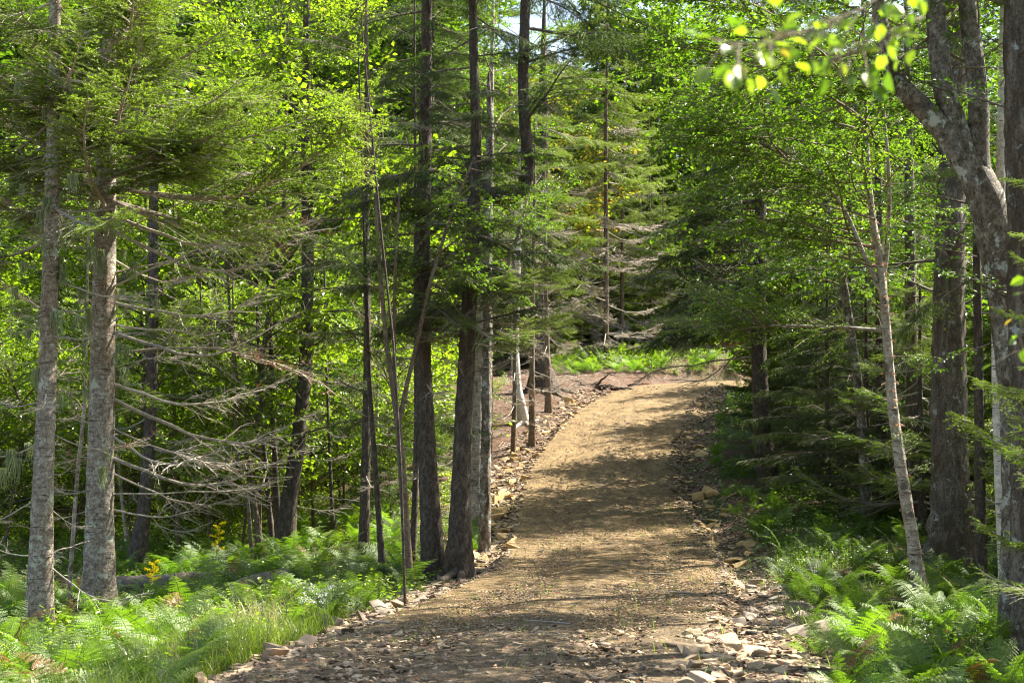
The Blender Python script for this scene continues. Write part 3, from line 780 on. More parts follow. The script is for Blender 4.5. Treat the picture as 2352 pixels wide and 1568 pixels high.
snag, ps_ = hero('dead_snag', 'pale broken dead trunk with splintered top between the spruce stems', 'tree', [(1116, 1080, 24), (1118, 900, 24), (1120, 500, 22), (1126, 300, 18), (1124, 220, 12), (1122, 168, 4)], 24.5, 0, M['bark_grey'], 5, rough=.09)
put_branches(snag, ps_[0], 'dead', 4.5, 7.4, 9, .4, .9, .2, .3, 43)

# ---- birches and slim stems of the clearing
f1, pf = hero('birch_tree', 'white birch mostly hidden behind the hooked spruce, one limb leaning right', 'tree', [(1093, 1085, 30), (1098, 900, 27), (1108, 700, 24), (1116, 560, 21), (1122, 420, 18), (1128, 250, 14)], 28, 12, M['bark_peel'], 6, limbs=[[(1104, 735, 22), (1128, 668, 20), (1150, 640, 16), (1176, 588, 13), (1190, 540, 10), (1215, 440, 7)]])
put_branches(f1, pf[0], 'birch', 5.0, 11.5, 26, 1.3, 2.4, .3, .25, 51, lib_L=1.8)
put_branches(f1, pf[1], 'birch', 4.0, 6.5, 8, 1.0, 1.6, .3, .25, 52, lib_L=1.8)
g1, pg = hero('birch_tree', 'white birch with exposed dark roots on the reddish bank', 'tree', [(1197, 935, 25), (1188, 890, 21), (1182, 800, 20), (1186, 650, 18), (1192, 500, 16), (1196, 300, 13)], 40, 14.5, M['bark_white'], 7, roots=6, flare=.2)
put_branches(g1, pg[0], 'birch', 5.2, 11, 26, 1.4, 2.6, .35, .2, 53, lib_L=1.8)
for (nm, lab, spec, Yy, bk, sd, dn, gn) in [
    ('fir_tree', 'slim forked young fir in front of the white birch on the bank', [(1222, 972, 15), (1222, 850, 12), (1224, 700, 10), (1226, 560, 8), (1228, 400, 5)], 37, 'bark_brown', 60, 24, 18),
    ('fir_tree', 'short slim fir stem just left of the rooted birch', [(1180, 982, 11), (1183, 880, 10), (1182, 760, 8), (1180, 600, 5)], 36, 'bark_brown', 61, 20, 8),
    ('fir_tree', 'thin pale fir pole at the left rim of the clearing', [(1127, 992, 11), (1128, 880, 10), (1126, 740, 8), (1124, 600, 5)], 35.5, 'bark_brown', 62, 18, 9),
    ('fir_tree', 'brown slim fir stem at the foot of the thick dark trunk', [(1259, 892, 15), (1257, 800, 11), (1254, 680, 9), (1252, 520, 6)], 42, 'bark_brown', 63, 24, 20)]:
    rt, pr = hero(nm, lab, 'tree', spec, Yy, hz(Yy, spec[-1][1]) + 2.5, M[bk], sd)
    top = pr[0][0][-1, 2]
    put_branches(rt, pr[0], 'dead', .8, top * .75, dn + 10, .7, 1.7, .0, .25, sd)
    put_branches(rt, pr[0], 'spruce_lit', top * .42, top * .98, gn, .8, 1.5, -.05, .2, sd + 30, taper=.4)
b1, pb1 = hero('spruce_tree', 'thick dark spruce with spreading roots above the bank', 'tree', [(1246, 868, 44), (1241, 820, 34), (1240, 700, 30), (1244, 500, 27), (1248, 250, 22)], 45.5, 17, M['bark_dark'], 64, roots=7, flare=.7)
put_branches(b1, pb1[0], 'dead', 1.5, 8, 20, 1.0, 2.0, -.05, .2, 65)
put_branches(b1, pb1[0], 'spruce_lit', 5, 16, 44, 1.5, 2.8, -.1, .2, 66, taper=.4)

# ---- stems of the left middle
def stem(name, label, spec, Yy, bk, sd, top, **kw):
    return hero(name, label, 'tree', spec, Yy, top, M[bk], sd, **kw)
s1, q = stem('hornbeam_tree', 'olive brown leafy tree forking low, left of the dark spruces', [(938, 1312, 22), (930, 1180, 19), (922, 1050, 18), (912, 950, 15), (888, 790, 11), (872, 620, 9), (862, 450, 7), (850, 300, 6)], 20, 'bark_brown', 71, 9.5,
          limbs=[[(915, 980, 13), (935, 880, 10), (960, 780, 9), (990, 640, 8), (1040, 480, 7), (1090, 360, 5)], [(908, 930, 10), (905, 780, 8), (908, 600, 7), (920, 400, 5)]])
put_branches(s1, q[1], 'birch', zl(s1, 20, 760), zl(s1, 20, 330), 16, .9, 1.7, .15, .25, 72, az=-.2, azj=1.7, lib_L=1.8)
put_branches(s1, q[2], 'birch', zl(s1, 20, 700), zl(s1, 20, 380), 7, .6, 1.2, .25, .25, 73, lib_L=1.8)
put_branches(s1, q[0], 'birch', zl(s1, 20, 800), 9, 13, .7, 1.4, .25, .3, 74, lib_L=1.8)
s2, q = stem('beech_sapling', 'slender young beech with glowing yellow green leaves before dark spruce boughs', [(930, 1372, 6), (922, 1100, 6), (905, 800, 6), (872, 500, 5), (848, 240, 4), (832, 80, 3)], 16.6, 'bark_dark', 75, 7.6)
put_branches(s2, q[0], 'beech', zl(s2, 16.6, 450), zl(s2, 16.6, 250), 26, .5, .95, .12, .2, 76, az=PI, azj=1.3, lib_L=1.5)
put_branches(s2, q[0], 'beech', zl(s2, 16.6, 420), zl(s2, 16.6, 20), 12, .3, .6, .5, .25, 77, lib_L=1.5)
SM = [('fir_tree', 'dark fir pole right beside the olive leafy stem', [(948, 1272, 17), (955, 1120, 14), (958, 950, 13), (955, 700, 10)], 23, 'bark_dark', 9, 'spruce', 10),
      ('fir_tree', 'thin dark leaning fir pole left of the olive leafy stem', [(878, 1302, 16), (870, 1180, 13), (858, 1020, 11), (846, 850, 9)], 21.5, 'bark_dark', 8, 'shade', 8),
      ('spruce_tree', 'straight dark spruce pole halfway between hooked spruce and thick split trunks', [(835, 1284, 26), (840, 1100, 22), (844, 850, 19), (842, 600, 15)], 25, 'bark_dark', 12, 'spruce', 24),
      ('spruce_tree', 'thick dark trunk curving up at the right of a cluster', [(652, 1270, 46), (664, 1150, 36), (684, 1030, 31), (702, 850, 30), (707, 600, 27), (704, 300, 22)], 27, 'bark_dark', 14, 'spruce', 34),
      ('maple_tree', 'slender dark stem touching the thick curving trunk', [(643, 1268, 20), (634, 1120, 14), (628, 950, 11), (618, 700, 9)], 27.5, 'bark_dark', 9, 'shade', 16),
      ('maple_tree', 'slender dark stem second from the thick curving trunk', [(627, 1268, 15), (614, 1120, 12), (598, 920, 9), (590, 700, 7)], 28, 'bark_dark', 9, 'shade', 16),
      ('maple_tree', 'thin leaning dark stem outermost of the cluster of four', [(603, 1272, 14), (584, 1150, 12), (556, 960, 9), (530, 760, 7)], 27, 'bark_brown', 8, 'birch', 14),
      ('maple_tree', 'thin pale speckled stem with a crook left of the dark cluster', [(578, 1270, 9), (570, 1150, 9), (545, 1050, 7), (538, 900, 6)], 26, 'bark_brown', 6, 'birch', 10),
      ('spruce_tree', 'blackish stout trunk in shade right of the stout grey fir', [(318, 1262, 40), (330, 1180, 32), (342, 1060, 28), (350, 850, 26), (352, 500, 22)], 25, 'bark_dark', 13, 'fir', 30),
      ('birch_tree', 'thin reddish birch stem standing between the two grey firs', [(160, 1340, 10), (170, 1200, 10), (178, 1080, 9), (196, 920, 8), (200, 700, 6)], 19, 'bark_peel', 7, 'birch', 12),
      ('birch_tree', 'thin pale crooked birch deep behind the grey firs', [(290, 1230, 9), (275, 1100, 8), (268, 950, 7), (262, 760, 6)], 27, 'bark_peel', 8, 'birch', 14),
      ('maple_tree', 'thin brown upright stem right of the blackish stout trunk', [(409, 1230, 10), (404, 1100, 9), (400, 950, 8), (398, 750, 7)], 29, 'bark_brown', 9, 'birch', 16),
      ('maple_tree', 'thin brown stem with patchy light bark deep in bright leaves', [(482, 1230, 9), (474, 1120, 9), (468, 1000, 8), (462, 800, 6)], 30, 'bark_brown', 9, 'birch', 16),
      ('maple_tree', 'thin forked dark stem among ferns behind the spruce pole', [(768, 1262, 10), (762, 1150, 9), (756, 1000, 7), (748, 800, 6)], 29, 'bark_dark', 9, 'shade', 14),
      ('birch_tree', 'slim pale birch showing between spruce pole and olive stem', [(868, 1230, 10), (864, 1100, 9), (866, 900, 8), (872, 700, 7)], 31, 'bark_peel', 10, 'birch', 14)]
LL = {'spruce': 2.0, 'fir': 2.0, 'birch': 1.8, 'shade': 1.6, 'beech': 1.5, 'spruce_lit': 2.0}
for k, (nm, lab, spec, Yy, bk, top, key, n) in enumerate(SM):
    rt, pr = stem(nm, lab, spec, Yy, bk, 200 + k, top)
    con = key in ('spruce', 'fir')
    put_branches(rt, pr[0], key, 2.0 if con else 1.8, top * .97, n, .9 if con else .7, 2.2 if con else 1.5, 0 if con else .3, .22, 210 + k, lib_L=LL[key], taper=.35)
    if con: put_branches(rt, pr[0], 'dead', .6, 4, 10, .6, 1.4, 0, .2, 240 + k)

# ---- right hand trees
r1, q = hero('birch_tree', 'peeling pinkish birch with curled bark leaning over ferns beside the path', 'tree', [(2114, 1352, 34), (2092, 1210, 28), (2070, 1080, 26), (2052, 950, 23), (2040, 800, 21), (2030, 680, 19), (2022, 600, 19), (2000, 480, 14), (1988, 300, 12), (1984, 120, 9)], 15.2, 8.6, M['bark_peel'], 80, rough=.06,
             limbs=[[(2033, 690, 13), (2000, 620, 11), (1965, 540, 10), (1940, 470, 8), (1870, 400, 7), (1780, 340, 5), (1700, 300, 3)], [(2036, 760, 9), (1960, 752, 8), (1860, 750, 7), (1760, 745, 5), (1680, 760, 3)], [(2026, 660, 12), (2040, 560, 10), (2044, 420, 8), (2030, 250, 6)]])
P, r = q[0]
rngp = np.random.default_rng(5); mbp = MB()
for k in range(170):     # curls of bark
    i = rngp.integers(3, int(len(P) * .62)); a = rngp.uniform(0, 2 * PI); dv = np.array([math.cos(a), math.sin(a), 0.])
    tz = rngp.uniform(-.5, .5); tg = np.array([-dv[1], dv[0], tz])
    w = rngp.uniform(.01, .028); l = rngp.uniform(.02, .055)
    tt = np.linspace(0, 1, 5); curl = rngp.uniform(1, 3)
    c = P[i] + dv * r[i] * .99
    line = c[None] + dv[None] * (l * np.sin(tt * curl) * .7)[:, None] + unit(tg)[None] * (l * tt)[:, None] + np.array([0, 0, -.3 * l])[None] * (tt ** 2)[:, None]
    up = np.array([0, 0, w]); V = np.concatenate([line - up / 2, line + up / 2])
    mbp.add(V, np.array([[j, j + 1, j + 6, j + 5] for j in range(4)]), 0, rngp.random())
link_mesh('peeling_bark', mbp.mesh('peeling_bark', [M['peel']]), r1.children[0])
zz = lambda dy: zl(r1, 15.2, dy)
for j, (lo, hi, n, L0, L1, az, azj) in enumerate([(0, 0, 34, .8, 1.7, PI, 1.1), (0, 0, 30, .6, 1.3, PI, 1.2), (0, 0, 12, .6, 1.2, 0, PI)]):
    P2, r2, lo = q[1 + j]; rng = np.random.default_rng(300 + j)
    for k in range(n):     # leafy shoots all along each limb
        i = int(len(P2) * (0.15 + .83 * (k + .5) / n)); i = min(i, len(P2) - 1)
        a = az + rng.uniform(-azj, azj); L = rng.uniform(L0, L1)
        o = link_mesh('branch', libmesh('birch', int(rng.integers(0, 9))), lo)
        o.matrix_local = TM(P2[i], a, rng.normal(.1, .25), L / 1.8, rng.normal(0, .3))
put_branches(r1, q[0], 'birch', zz(600), 8.4, 46, 1.0, 2.4, .1, .25, 83, az=PI, azj=1.6, lib_L=1.8)
put_branches(r1, q[0], 'birch', zz(1150), zz(640), 9, .35, .7, .1, .3, 84, lib_L=1.8)

r2_, q = hero('maple_tree', 'big grey mottled tree dividing into several ascending limbs beside a rough trunk', 'tree', [(2356, 1470, 112), (2352, 1150, 90), (2345, 900, 88), (2326, 720, 92), (2305, 600, 92), (2288, 520, 88), (2266, 450, 82), (2240, 395, 70), (2216, 345, 58), (2185, 270, 50), (2163, 190, 47), (2150, 60, 45), (2144, -60, 43)], 13, 10, M['bark_grey'], 85, flare=.2, rough=.02,
             limbs=[[(2252, 430, 60), (2242, 370, 56), (2250, 300, 50), (2246, 200, 49), (2232, 100, 47), (2222, 0, 45), (2216, -80, 42)],
                    [(2262, 470, 60), (2225, 400, 56), (2190, 330, 54), (2140, 265, 54), (2080, 215, 50), (2048, 180, 44), (2030, 90, 36), (2012, -20, 32), (2005, -90, 30)]])
for j in range(3):
    put_branches(r2_, q[j], 'birch', 5.2, 10, 22, 1.0, 2.2, .2, .3, 86 + j, lib_L=1.8)
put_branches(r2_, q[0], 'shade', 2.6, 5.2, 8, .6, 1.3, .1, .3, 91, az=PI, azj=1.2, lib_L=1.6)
# moss on the fork
mbm = MB(); rngm = np.random.default_rng(9)
for (P2, r2, a0, a1, n) in ((q[0][0], q[0][1], .25, .62, 900), (q[2][0], q[2][1], .1, .6, 500)):
    i = (rngm.uniform(a0, a1, n) * len(P2)).astype(int); a = rngm.uniform(-.6, 1.6, n)
    dv = np.stack([np.cos(a), -np.abs(np.sin(a)) * .6 , np.sin(a) * .5], 1)
    needles(mbm, P2[i] + unit(dv) * r2[i][:, None] * .98 + rngm.normal(0, .012, (n, 3)), unit(dv + rngm.normal(0, .4, (n, 3))), .035, .012, rngm, 0, rngm.random(n))
link_mesh('moss', mbm.mesh('moss', [M['moss']]), r2_.children[0])
r3, q = hero('old_tree', 'dark furrowed trunk running up the edge beside the mottled multi limbed tree', 'tree', [(2366, 1500, 84), (2362, 1000, 76), (2352, 600, 70), (2342, 300, 64), (2336, 0, 60), (2334, -60, 58)], 12.2, 10.5, M['bark_old'], 92, rough=.05)
put_branches(r3, q[0], 'shade', 4.5, 10, 24, 1.0, 2.0, .1, .3, 93, lib_L=1.6)
r4, q = hero('birch_tree', 'smooth white birch with dark blotches close to the rough trunk at the edge', 'tree', [(2322, 1500, 36), (2312, 1350, 34), (2303, 1150, 32), (2294, 950, 27), (2289, 800, 23), (2292, 600, 21), (2299, 400, 22), (2305, 100, 20), (2307, -60, 18)], 14.0, 9.5, M['bark_white'], 94, rough=.015)
put_branches(r4, q[0], 'birch', 4.8, 8.8, 16, .8, 1.6, .2, .3, 95, lib_L=1.8)
r5, q = hero('old_tree', 'massive old pale grey trunk with flaking mossy bark behind the white birch', 'tree', [(2188, 1262, 98), (2184, 1150, 82), (2181, 950, 80), (2180, 750, 74), (2184, 500, 64), (2190, 200, 54)], 19.5, 11.5, M['bark_old'], 96, flare=.45, rough=.05, buttress=.1)
put_branches(r5, q[0], 'shade', 3.4, 11, 42, 1.4, 2.6, .15, .3, 97, lib_L=1.6)
r6, q = hero('maple_tree', 'half hidden grey trunk directly behind the peeling birch', 'tree', [(2104, 1255, 36), (2098, 1000, 30), (2094, 800, 28), (2090, 500, 24)], 23.5, 10.5, M['bark_old'], 98, rough=.05)
put_branches(r6, q[0], 'shade', 3.2, 10, 28, 1.2, 2.2, .15, .3, 99, lib_L=1.6)
r7, q = hero('spruce_tree', 'slim blackish spruce pole left of the peeling birch in deep shade', 'tree', [(2032, 1235, 30), (2028, 1100, 26), (2024, 900, 23), (2020, 600, 18)], 25.5, 10.5, M['bark_dark'], 101)
put_branches(r7, q[0], 'spruce', 2.4, 10, 30, 1.2, 2.2, -.1, .2, 102, taper=.4)
r8, q = hero('spruce_tree', 'narrow dark pole between massive old trunk and white birch', 'tree', [(2256, 1355, 28), (2252, 1200, 26), (2250, 1000, 24), (2246, 700, 20)], 17.5, 11, M['bark_dark'], 103)
put_branches(r8, q[0], 'spruce', 3.2, 10.6, 24, .8, 1.6, -.1, .2, 104, taper=.4)
r9, q = hero('spruce_tree', 'dark spruce beside the path with drooping twiggy boughs over the gravel', 'tree', [(1768, 1136, 52), (1756, 1040, 44), (1748, 930, 40), (1742, 760, 34), (1746, 500, 28), (1752, 200, 20)], 29.5, 11.5, M['bark_dark'], 105, flare=.35)
put_branches(r9, q[0], 'spruce', 3.0, 6.8, 24, 1.6, 2.9, -.12, .15, 106, az=PI, azj=1.1)
put_branches(r9, q[0], 'dead', 2.6, 5.0, 10, 1.6, 2.8, -.22, .12, 107, az=PI, azj=.9)
put_branches(r9, q[0], 'spruce', 4.5, 11.2, 44, 1.5, 3.0, -.1, .2, 108, taper=.5)
put_branches(r9, q[0], 'spruce', 3.2, 5.5, 10, 1.2, 2.2, -.15, .2, 109, az=0, azj=1.2)
# young dark firs in the shade
for k, (dx, dy, h, lab) in enumerate([(1905, 1165, 5.4, 'bushy dark young fir in deep shade right of the drooping spruce'), (1995, 1200, 4.6, 'low spreading dark fir next to the slim blackish pole'), (1880, 1120, 4.2, 'small dark fir with boughs down to the ground close behind the drooping spruce'),
                                      (2120, 1230, 4.4, 'dim young fir between the old trunks'), (1960, 1120, 7.0, 'taller dark fir standing behind the shaded young firs')]):
    g = G(dx, dy)
    rt = tag(empty('young_fir', (g[0], g[1], float(H(g[0], g[1])))), lab, 'tree')
    me, P, r, t = trunk_mesh([(0, 0, -.1), (0, 0, h * .5), (.05, 0, h)], [.07, .04, .01], [M['bark_dark']], 120 + k)
    link_mesh('trunk', me, rt)
    put_branches(rt, (P, r), 'spruce' if k != 3 else 'fir', .35, h * .97, 52, 1.5, 2.2, -.02, .15, 130 + k, taper=.7)
# boughs of a fir reaching in at the right edge, and a near maple spray
rf = tag(empty('young_fir', (4.3, 10.6, float(H(4.3, 10.6)))), 'green young fir reaching its boughs in from the edge before the white birch', 'tree')
me, P, r, t = trunk_mesh([(0, 0, -.1), (0, 0, 2), (.05, 0, 4.2)], [.06, .045, .01], [M['bark_dark']], 140); link_mesh('trunk', me, rf)
put_branches(rf, (P, r), 'fir', .8, 4.0, 40, .8, 1.3, .05, .15, 141, taper=.5)

# ------------------------------------------------------------------ trees farther off, baked crowns shared by copies
def baked_leafy(seed, H_, nb, L, z0, matkey, trunkmat, rb=.11):
    rng = np.random.default_rng(seed)
    mt = MB(); mc = MB()
    pts = np.array([(0, 0, -.3), (rng.normal(0, .1), rng.normal(0, .1), H_ * .3), (rng.normal(0, .25), rng.normal(0, .25), H_ * .65), (rng.normal(0, .4), rng.normal(0, .4), H_)])
    me, P, r, t = trunk_mesh(pts, [rb, rb * .8, rb * .5, .02], [trunkmat], seed, sides=9)
    for k in range(nb):
        f = (k + rng.random()) / nb; z = z0 + (H_ - z0) * f ** .95; i = int(np.clip(np.searchsorted(P[:, 2], z), 0, len(P) - 1))
        prof = (.55 + .9 * math.sin(PI * min(1, .15 + .8 * f)))
        l = L * prof * rng.uniform(.7, 1.25)
        mc.extend(LO_LEAF[int(rng.integers(0, 5))], np.array(TM(P[i], rng.uniform(0, 2 * PI), rng.uniform(.0, .75), l / 2.0, rng.normal(0, .4))), rng.normal(0, .08))
    return me, mc.mesh('crown', [M['twig'], M[matkey]])
def baked_conifer(seed, H_, nb, L, z0, matkey, trunkmat, rb=.12, dead=0):
    rng = np.random.default_rng(seed); mc = MB()
    me, P, r, t = trunk_mesh([(0, 0, -.3), (rng.normal(0, .1), 0, H_ * .5), (rng.normal(0, .15), 0, H_)], [rb, rb * .6, .015], [trunkmat], seed, sides=9)
    for k in range(nb):
        f = (k + rng.random()) / nb; z = z0 + (H_ - z0) * f; i = int(np.clip(np.searchsorted(P[:, 2], z), 0, len(P) - 1))
        l = (L * (1 - f) ** .75 + .25) * rng.uniform(.75, 1.15)
        mc.extend(LO_CON[int(rng.integers(0, 4))], np.array(TM(P[i], k * 2.399 + rng.normal(0, .3), rng.normal(-.08, .16), l / 2.0, rng.normal(0, .15))), rng.normal(0, .08))
    for k in range(dead):
        z = rng.uniform(.6, z0 + 1.5); i = int(np.clip(np.searchsorted(P[:, 2], z), 0, len(P) - 1))
        mc.extend(LO_DEAD[int(rng.integers(0, 3))], np.array(TM(P[i], rng.uniform(0, 6.3), rng.normal(0, .2), rng.uniform(.4, .9))))
    return me, mc.mesh('crown', [M['deadwood'], M[matkey]])

KIND = {}
KIND['leafy'] = [baked_leafy(400 + k, (11, 12.5, 10, 13.5)[k], 100, 2.4, 1.4, 'leaf', M['bark_grey'] if k % 2 else M['bark_brown']) for k in range(4)]
KIND['bright'] = [baked_leafy(410 + k, (8, 10)[k], 70, 2.1, 1.0, 'leaf_bright', M['bark_brown'], .07) for k in range(2)]
KIND['autumn'] = [baked_leafy(415, 11, 55, 2.1, 3, 'leaf_autumn', M['bark_grey'])]
KIND['sapling'] = [baked_leafy(420 + k, (3.4, 4.6, 5.4)[k], 30, 1.3, .5, 'leaf_bright' if k != 1 else 'leaf', M['bark_brown'], .03) for k in range(3)]
KIND['spruce'] = [baked_conifer(430 + k, (14, 12, 16)[k], 120, 2.7, 1.8, 'spruce', M['bark_dark'], .14, 16) for k in range(3)]
KIND['pale'] = [baked_conifer(440 + k, (9, 6.5)[k], 80, 1.9, .9, 'spruce_lit', M['bark_brown'], .08, 14) for k in range(2)]
KIND['thin'] = [baked_conifer(450 + k, (10.5, 8.5, 12)[k], 56, 1.5, (3.6, 2.6, 4.6)[k], 'spruce_lit', M['bark_brown'], .075, 46) for k in range(3)]
NAME = {'thin': 'fir_tree', 'leafy': 'broadleaf_tree', 'bright': 'broadleaf_tree', 'autumn': 'maple_tree', 'sapling': 'sapling', 'spruce': 'spruce_tree', 'pale': 'fir_tree'}
rngb = np.random.default_rng(77)
def place(kind, x, y, label, group, sc=1.0, idx=None):
    ms = KIND[kind]; me = ms[int(rngb.integers(0, len(ms))) if idx is None else idx]
    rt = empty(NAME[kind], (x, y, float(H(x, y))))
    s = sc * rngb.uniform(.88, 1.15)
    if kind in ('leafy', 'spruce') and y > 26: s *= min(max(1.0, (.335 * y + 1.5) / 13), 1.75)
    rt.rotation_euler = (rngb.normal(0, .02), rngb.normal(0, .02), rngb.uniform(0, 6.28)); rt.scale = (s, s, s)
    tag(rt, label, 'tree', group)
    link_mesh('trunk', me[0], rt); link_mesh('crown', me[1], rt)
    return rt

PLACED = []
def scatter(kind, n, xr, yr, mind, label, group, sc=1.0, latmin=3.4, cond=None, frame=True):
    got = 0
    for _ in range(n * 40):
        if got >= n: break
        x, y = rngb.uniform(*xr), rngb.uniform(*yr)
        if frame and abs(x) > .38 * y + 2.5: continue
        lat = path_near(x, y)[0][0]
        if abs(lat) < latmin: continue
        if cond and not cond(x, y, lat): continue
        if any((x - a) ** 2 + (y - b) ** 2 < mind ** 2 for a, b in PLACED): continue
        PLACED.append((x, y)); place(kind, x, y, label, group, sc); got += 1
clear_bank = lambda x, y, lat: not (-3.6 - min(max((y - 37) * .32, 0), 3) < lat < 0 and 30 < y < 49)
scatter('sapling', 44, (-14, -3), (29.2, 42), 1.0, 'leafy green sapling in the sunny understorey left of the path', 'saplings in the left understorey', 1.0, cond=clear_bank)
scatter('sapling', 9, (-4, .5), (30, 42), .8, 'low leafy sapling on the slope just left of the reddish bank', 'low saplings beside the bank', .42, latmin=3.2, cond=lambda x, y, l: -7 < l < -3.9)
scatter('pale', 7, (-4, .5), (30, 42), .8, 'knee high young fir on the slope just left of the reddish bank', 'small firs beside the bank', .26, latmin=3.2, cond=lambda x, y, l: -7 < l < -3.9)
scatter('bright', 26, (-18, -4.5), (27, 48), 1.8, 'bright green broadleaf tree filling the wood left of the path', 'bright broadleaf trees left of the path', cond=clear_bank)
scatter('leafy', 46, (-30, -4), (32, 72), 2.3, 'tall broadleaf tree deep in the wood left of the path', 'tall broadleaf trees left of the path', 1.0, cond=clear_bank)
scatter('spruce', 14, (-28, -3), (30, 60), 2.5, 'tall dark spruce deep in the wood left of the path', 'tall spruces left of the path', cond=clear_bank)
scatter('pale', 8, (-5, 10), (53, 64), 1.8, 'pale green fir with bare lower twigs beyond the top of the path', 'pale firs beyond the crest', .85, cond=lambda x, y, l: abs(l) > 3.0 and (x < 4 or y > 60))
scatter('spruce', 6, (-8, 26), (66, 90), 3.5, 'tall dark spruce far beyond the top of the path', 'tall spruces beyond the crest', cond=lambda x, y, l: x < .10 * y or y > 72)
scatter('thin', 28, (-5, 10), (52, 70), 1.2, 'slim grey green fir with a bare twiggy lower stem beyond the crest', 'slim bare stemmed firs beyond the crest', 1.35, cond=lambda x, y, l: abs(l) > 3.0 and (x < 5 or y > 58))
scatter('bright', 7, (-6, 14), (64, 78), 2.0, 'light green broadleaf tree beyond the top of the path', 'light green trees beyond the crest', 1.15)
scatter('leafy', 24, (-8, 32), (68, 100), 3.0, 'tall broadleaf tree far beyond the top of the path', 'broadleaf trees beyond the crest', 1.05, cond=lambda x, y, l: x < .10 * y or y > 72)
scatter('leafy', 24, (7.0, 30), (24, 70), 2.1, 'tall broadleaf tree in the wood right of the path', 'broadleaf trees right of the path', cond=lambda x, y, l: l > 13.5)
scatter('bright', 10, (6, 22), (24, 50), 2.2, 'yellow green broadleaf tree behind the dark firs right of the path', 'yellow green trees right of the path', .75, cond=lambda x, y, l: y > 32 or x > 11)
scatter('spruce', 12, (8, 26), (28, 56), 2.4, 'tall dark spruce in the wood right of the path', 'tall spruces right of the path', cond=lambda x, y, l: l > 13.5)
scatter('sapling', 20, (5.6, 16), (20, 36), 1.3, 'leafy green sapling in the wood right of the path', 'saplings right of the path', cond=lambda x, y, l: y > 31 or x > 9)
place('autumn', .9, 56, 'maple with orange and yellow leaves seen between the spruce stems', None, 1.25)
for x, y in ((7.6, 73), (9.5, 78)): place('leafy', x, y, 'tall broadleaf tree far beyond the top of the path', 'broadleaf trees beyond the crest', 1.1)
# trees added out of view on the right to throw dapples over the path
for (k, x, y, s) in [('pale', 7.6, 17.6, 1.05), ('spruce', 9.4, 21.5, .62), ('pale', 8.8, 25.0, 1.0), ('spruce', 10.2, 28.5, .62), ('leafy', 7.6, 9.4, .62), ('pale', 6.9, 13.6, .95), ('spruce', 10.2, 16.0, .6), ('bright', 6.6, 6.6, .8)]:
    place(k, x, y, 'tree added right of the path outside the view to cast dappled shade', 'added shade trees just outside the view', s)

for (x, y, s) in [(6.9, 35.2, .50), (7.6, 38.2, .42), (8.3, 41.0, .52), (9.6, 44.5, .45), (11.0, 47.5, .5), (6.4, 32.4, .40)]:
    place('spruce', x, y, 'dark spruce standing in the row behind the right edge of the upper path', 'spruces lining the upper path', s)
rlt, q = hero('broadleaf_tree', 'leafy tree leaning towards the path behind the peeling birch', 'tree', [(1992, 1175, 26), (1975, 900, 22), (1930, 600, 19), (1870, 350, 16), (1800, 120, 13), (1750, -60, 10)], 24, 10.3, M['bark_grey'], 150)
put_branches(rlt, q[0], 'birch', 4.0, 10.2, 54, 1.2, 2.8, .15, .25, 151, az=PI, azj=1.7, lib_L=1.8)
put_branches(rlt, q[0], 'birch', 6.5, 10.2, 16, 2.2, 3.6, .1, .2, 152, az=PI, azj=.8, lib_L=1.8)

# ------------------------------------------------------------------ ferns
def frond(seed, L=.75, matv=0):
    rng = np.random.default_rng(seed); mb = MB()
    K = 14; t = np.linspace(0, 1, K)
    ang = R(rng.uniform(62, 84)) - t ** rng.uniform(1.1, 1.7) * R(rng.uniform(55, 110))
    st = L / (K - 1)
    x = np.concatenate([[0], np.cumsum(np.cos(ang[:-1]) * st)]); z = np.concatenate([[0], np.cumsum(np.sin(ang[:-1]) * st)])
    Pm = np.stack([x, rng.uniform(-.14, .14) * L * t ** 2 + .02 * L * np.sin(t * 3 + seed), z], 1)
    tubes(mb, Pm, np.linspace(.0035, .0012, K), 3, 0, .5)
    n = 24
    s = np.linspace(.14, .985, n); s = np.repeat(s, 2); sd = np.where(np.arange(2 * n) % 2, 1., -1.)
    p, T = at_param(np.repeat(Pm[None], 2 * n, 0), s)
    B = np.broadcast_to(np.array([0, 1., 0]), T.shape)
    ln = L * .23 * np.clip((s - .08) / .25, .25, 1) ** .7 * np.clip((1.02 - s) / .62, 0, 1) ** .85 * rng.uniform(.88, 1.08, 2 * n)
    d = unit(B * sd[:, None] + T * (.28 + rng.normal(0, .10, (2 * n, 1))) + np.array([0, 0, -.12]) + rng.normal(0, .09, (2 * n, 3)))
    ln = ln * rng.uniform(.75, 1.1, 2 * n)
    Np = np.cross(d, T) * sd[:, None]; Np = np.where(Np[:, 2:3] < 0, -Np, Np)
    m = 7; u = (np.arange(m) + .5) / m
    ii = np.repeat(np.arange(2 * n), 2 * m); uu = np.tile(np.repeat(u, 2), 2 * n); s2 = np.tile([1., -1.], 2 * n * m)
    pos = p[ii] + d[ii] * (ln[ii] * uu)[:, None] + np.array([0, 0, -1.]) * (ln[ii] * uu ** 2 * .15)[:, None]
    side = T[ii] * s2[:, None]
    dd = unit(side + d[ii] * .45)
    ll = ln[ii] * .105 * (1.1 - uu * .7) + .002
    leaves(mb, pos, dd, unit(Np[ii] + rng.normal(0, .12, (len(ii), 3))), ll * 1.15, ln[ii] / m * 1.1, 1, np.clip(.5 + rng.normal(0, .1, len(ii)) + .25 * (s[ii] - .5), 0, 1), False)
    return mb
FR = [frond(500 + k, (.75, .85, .65, .9, .7, .6, .8, .55)[k]) for k in range(8)]
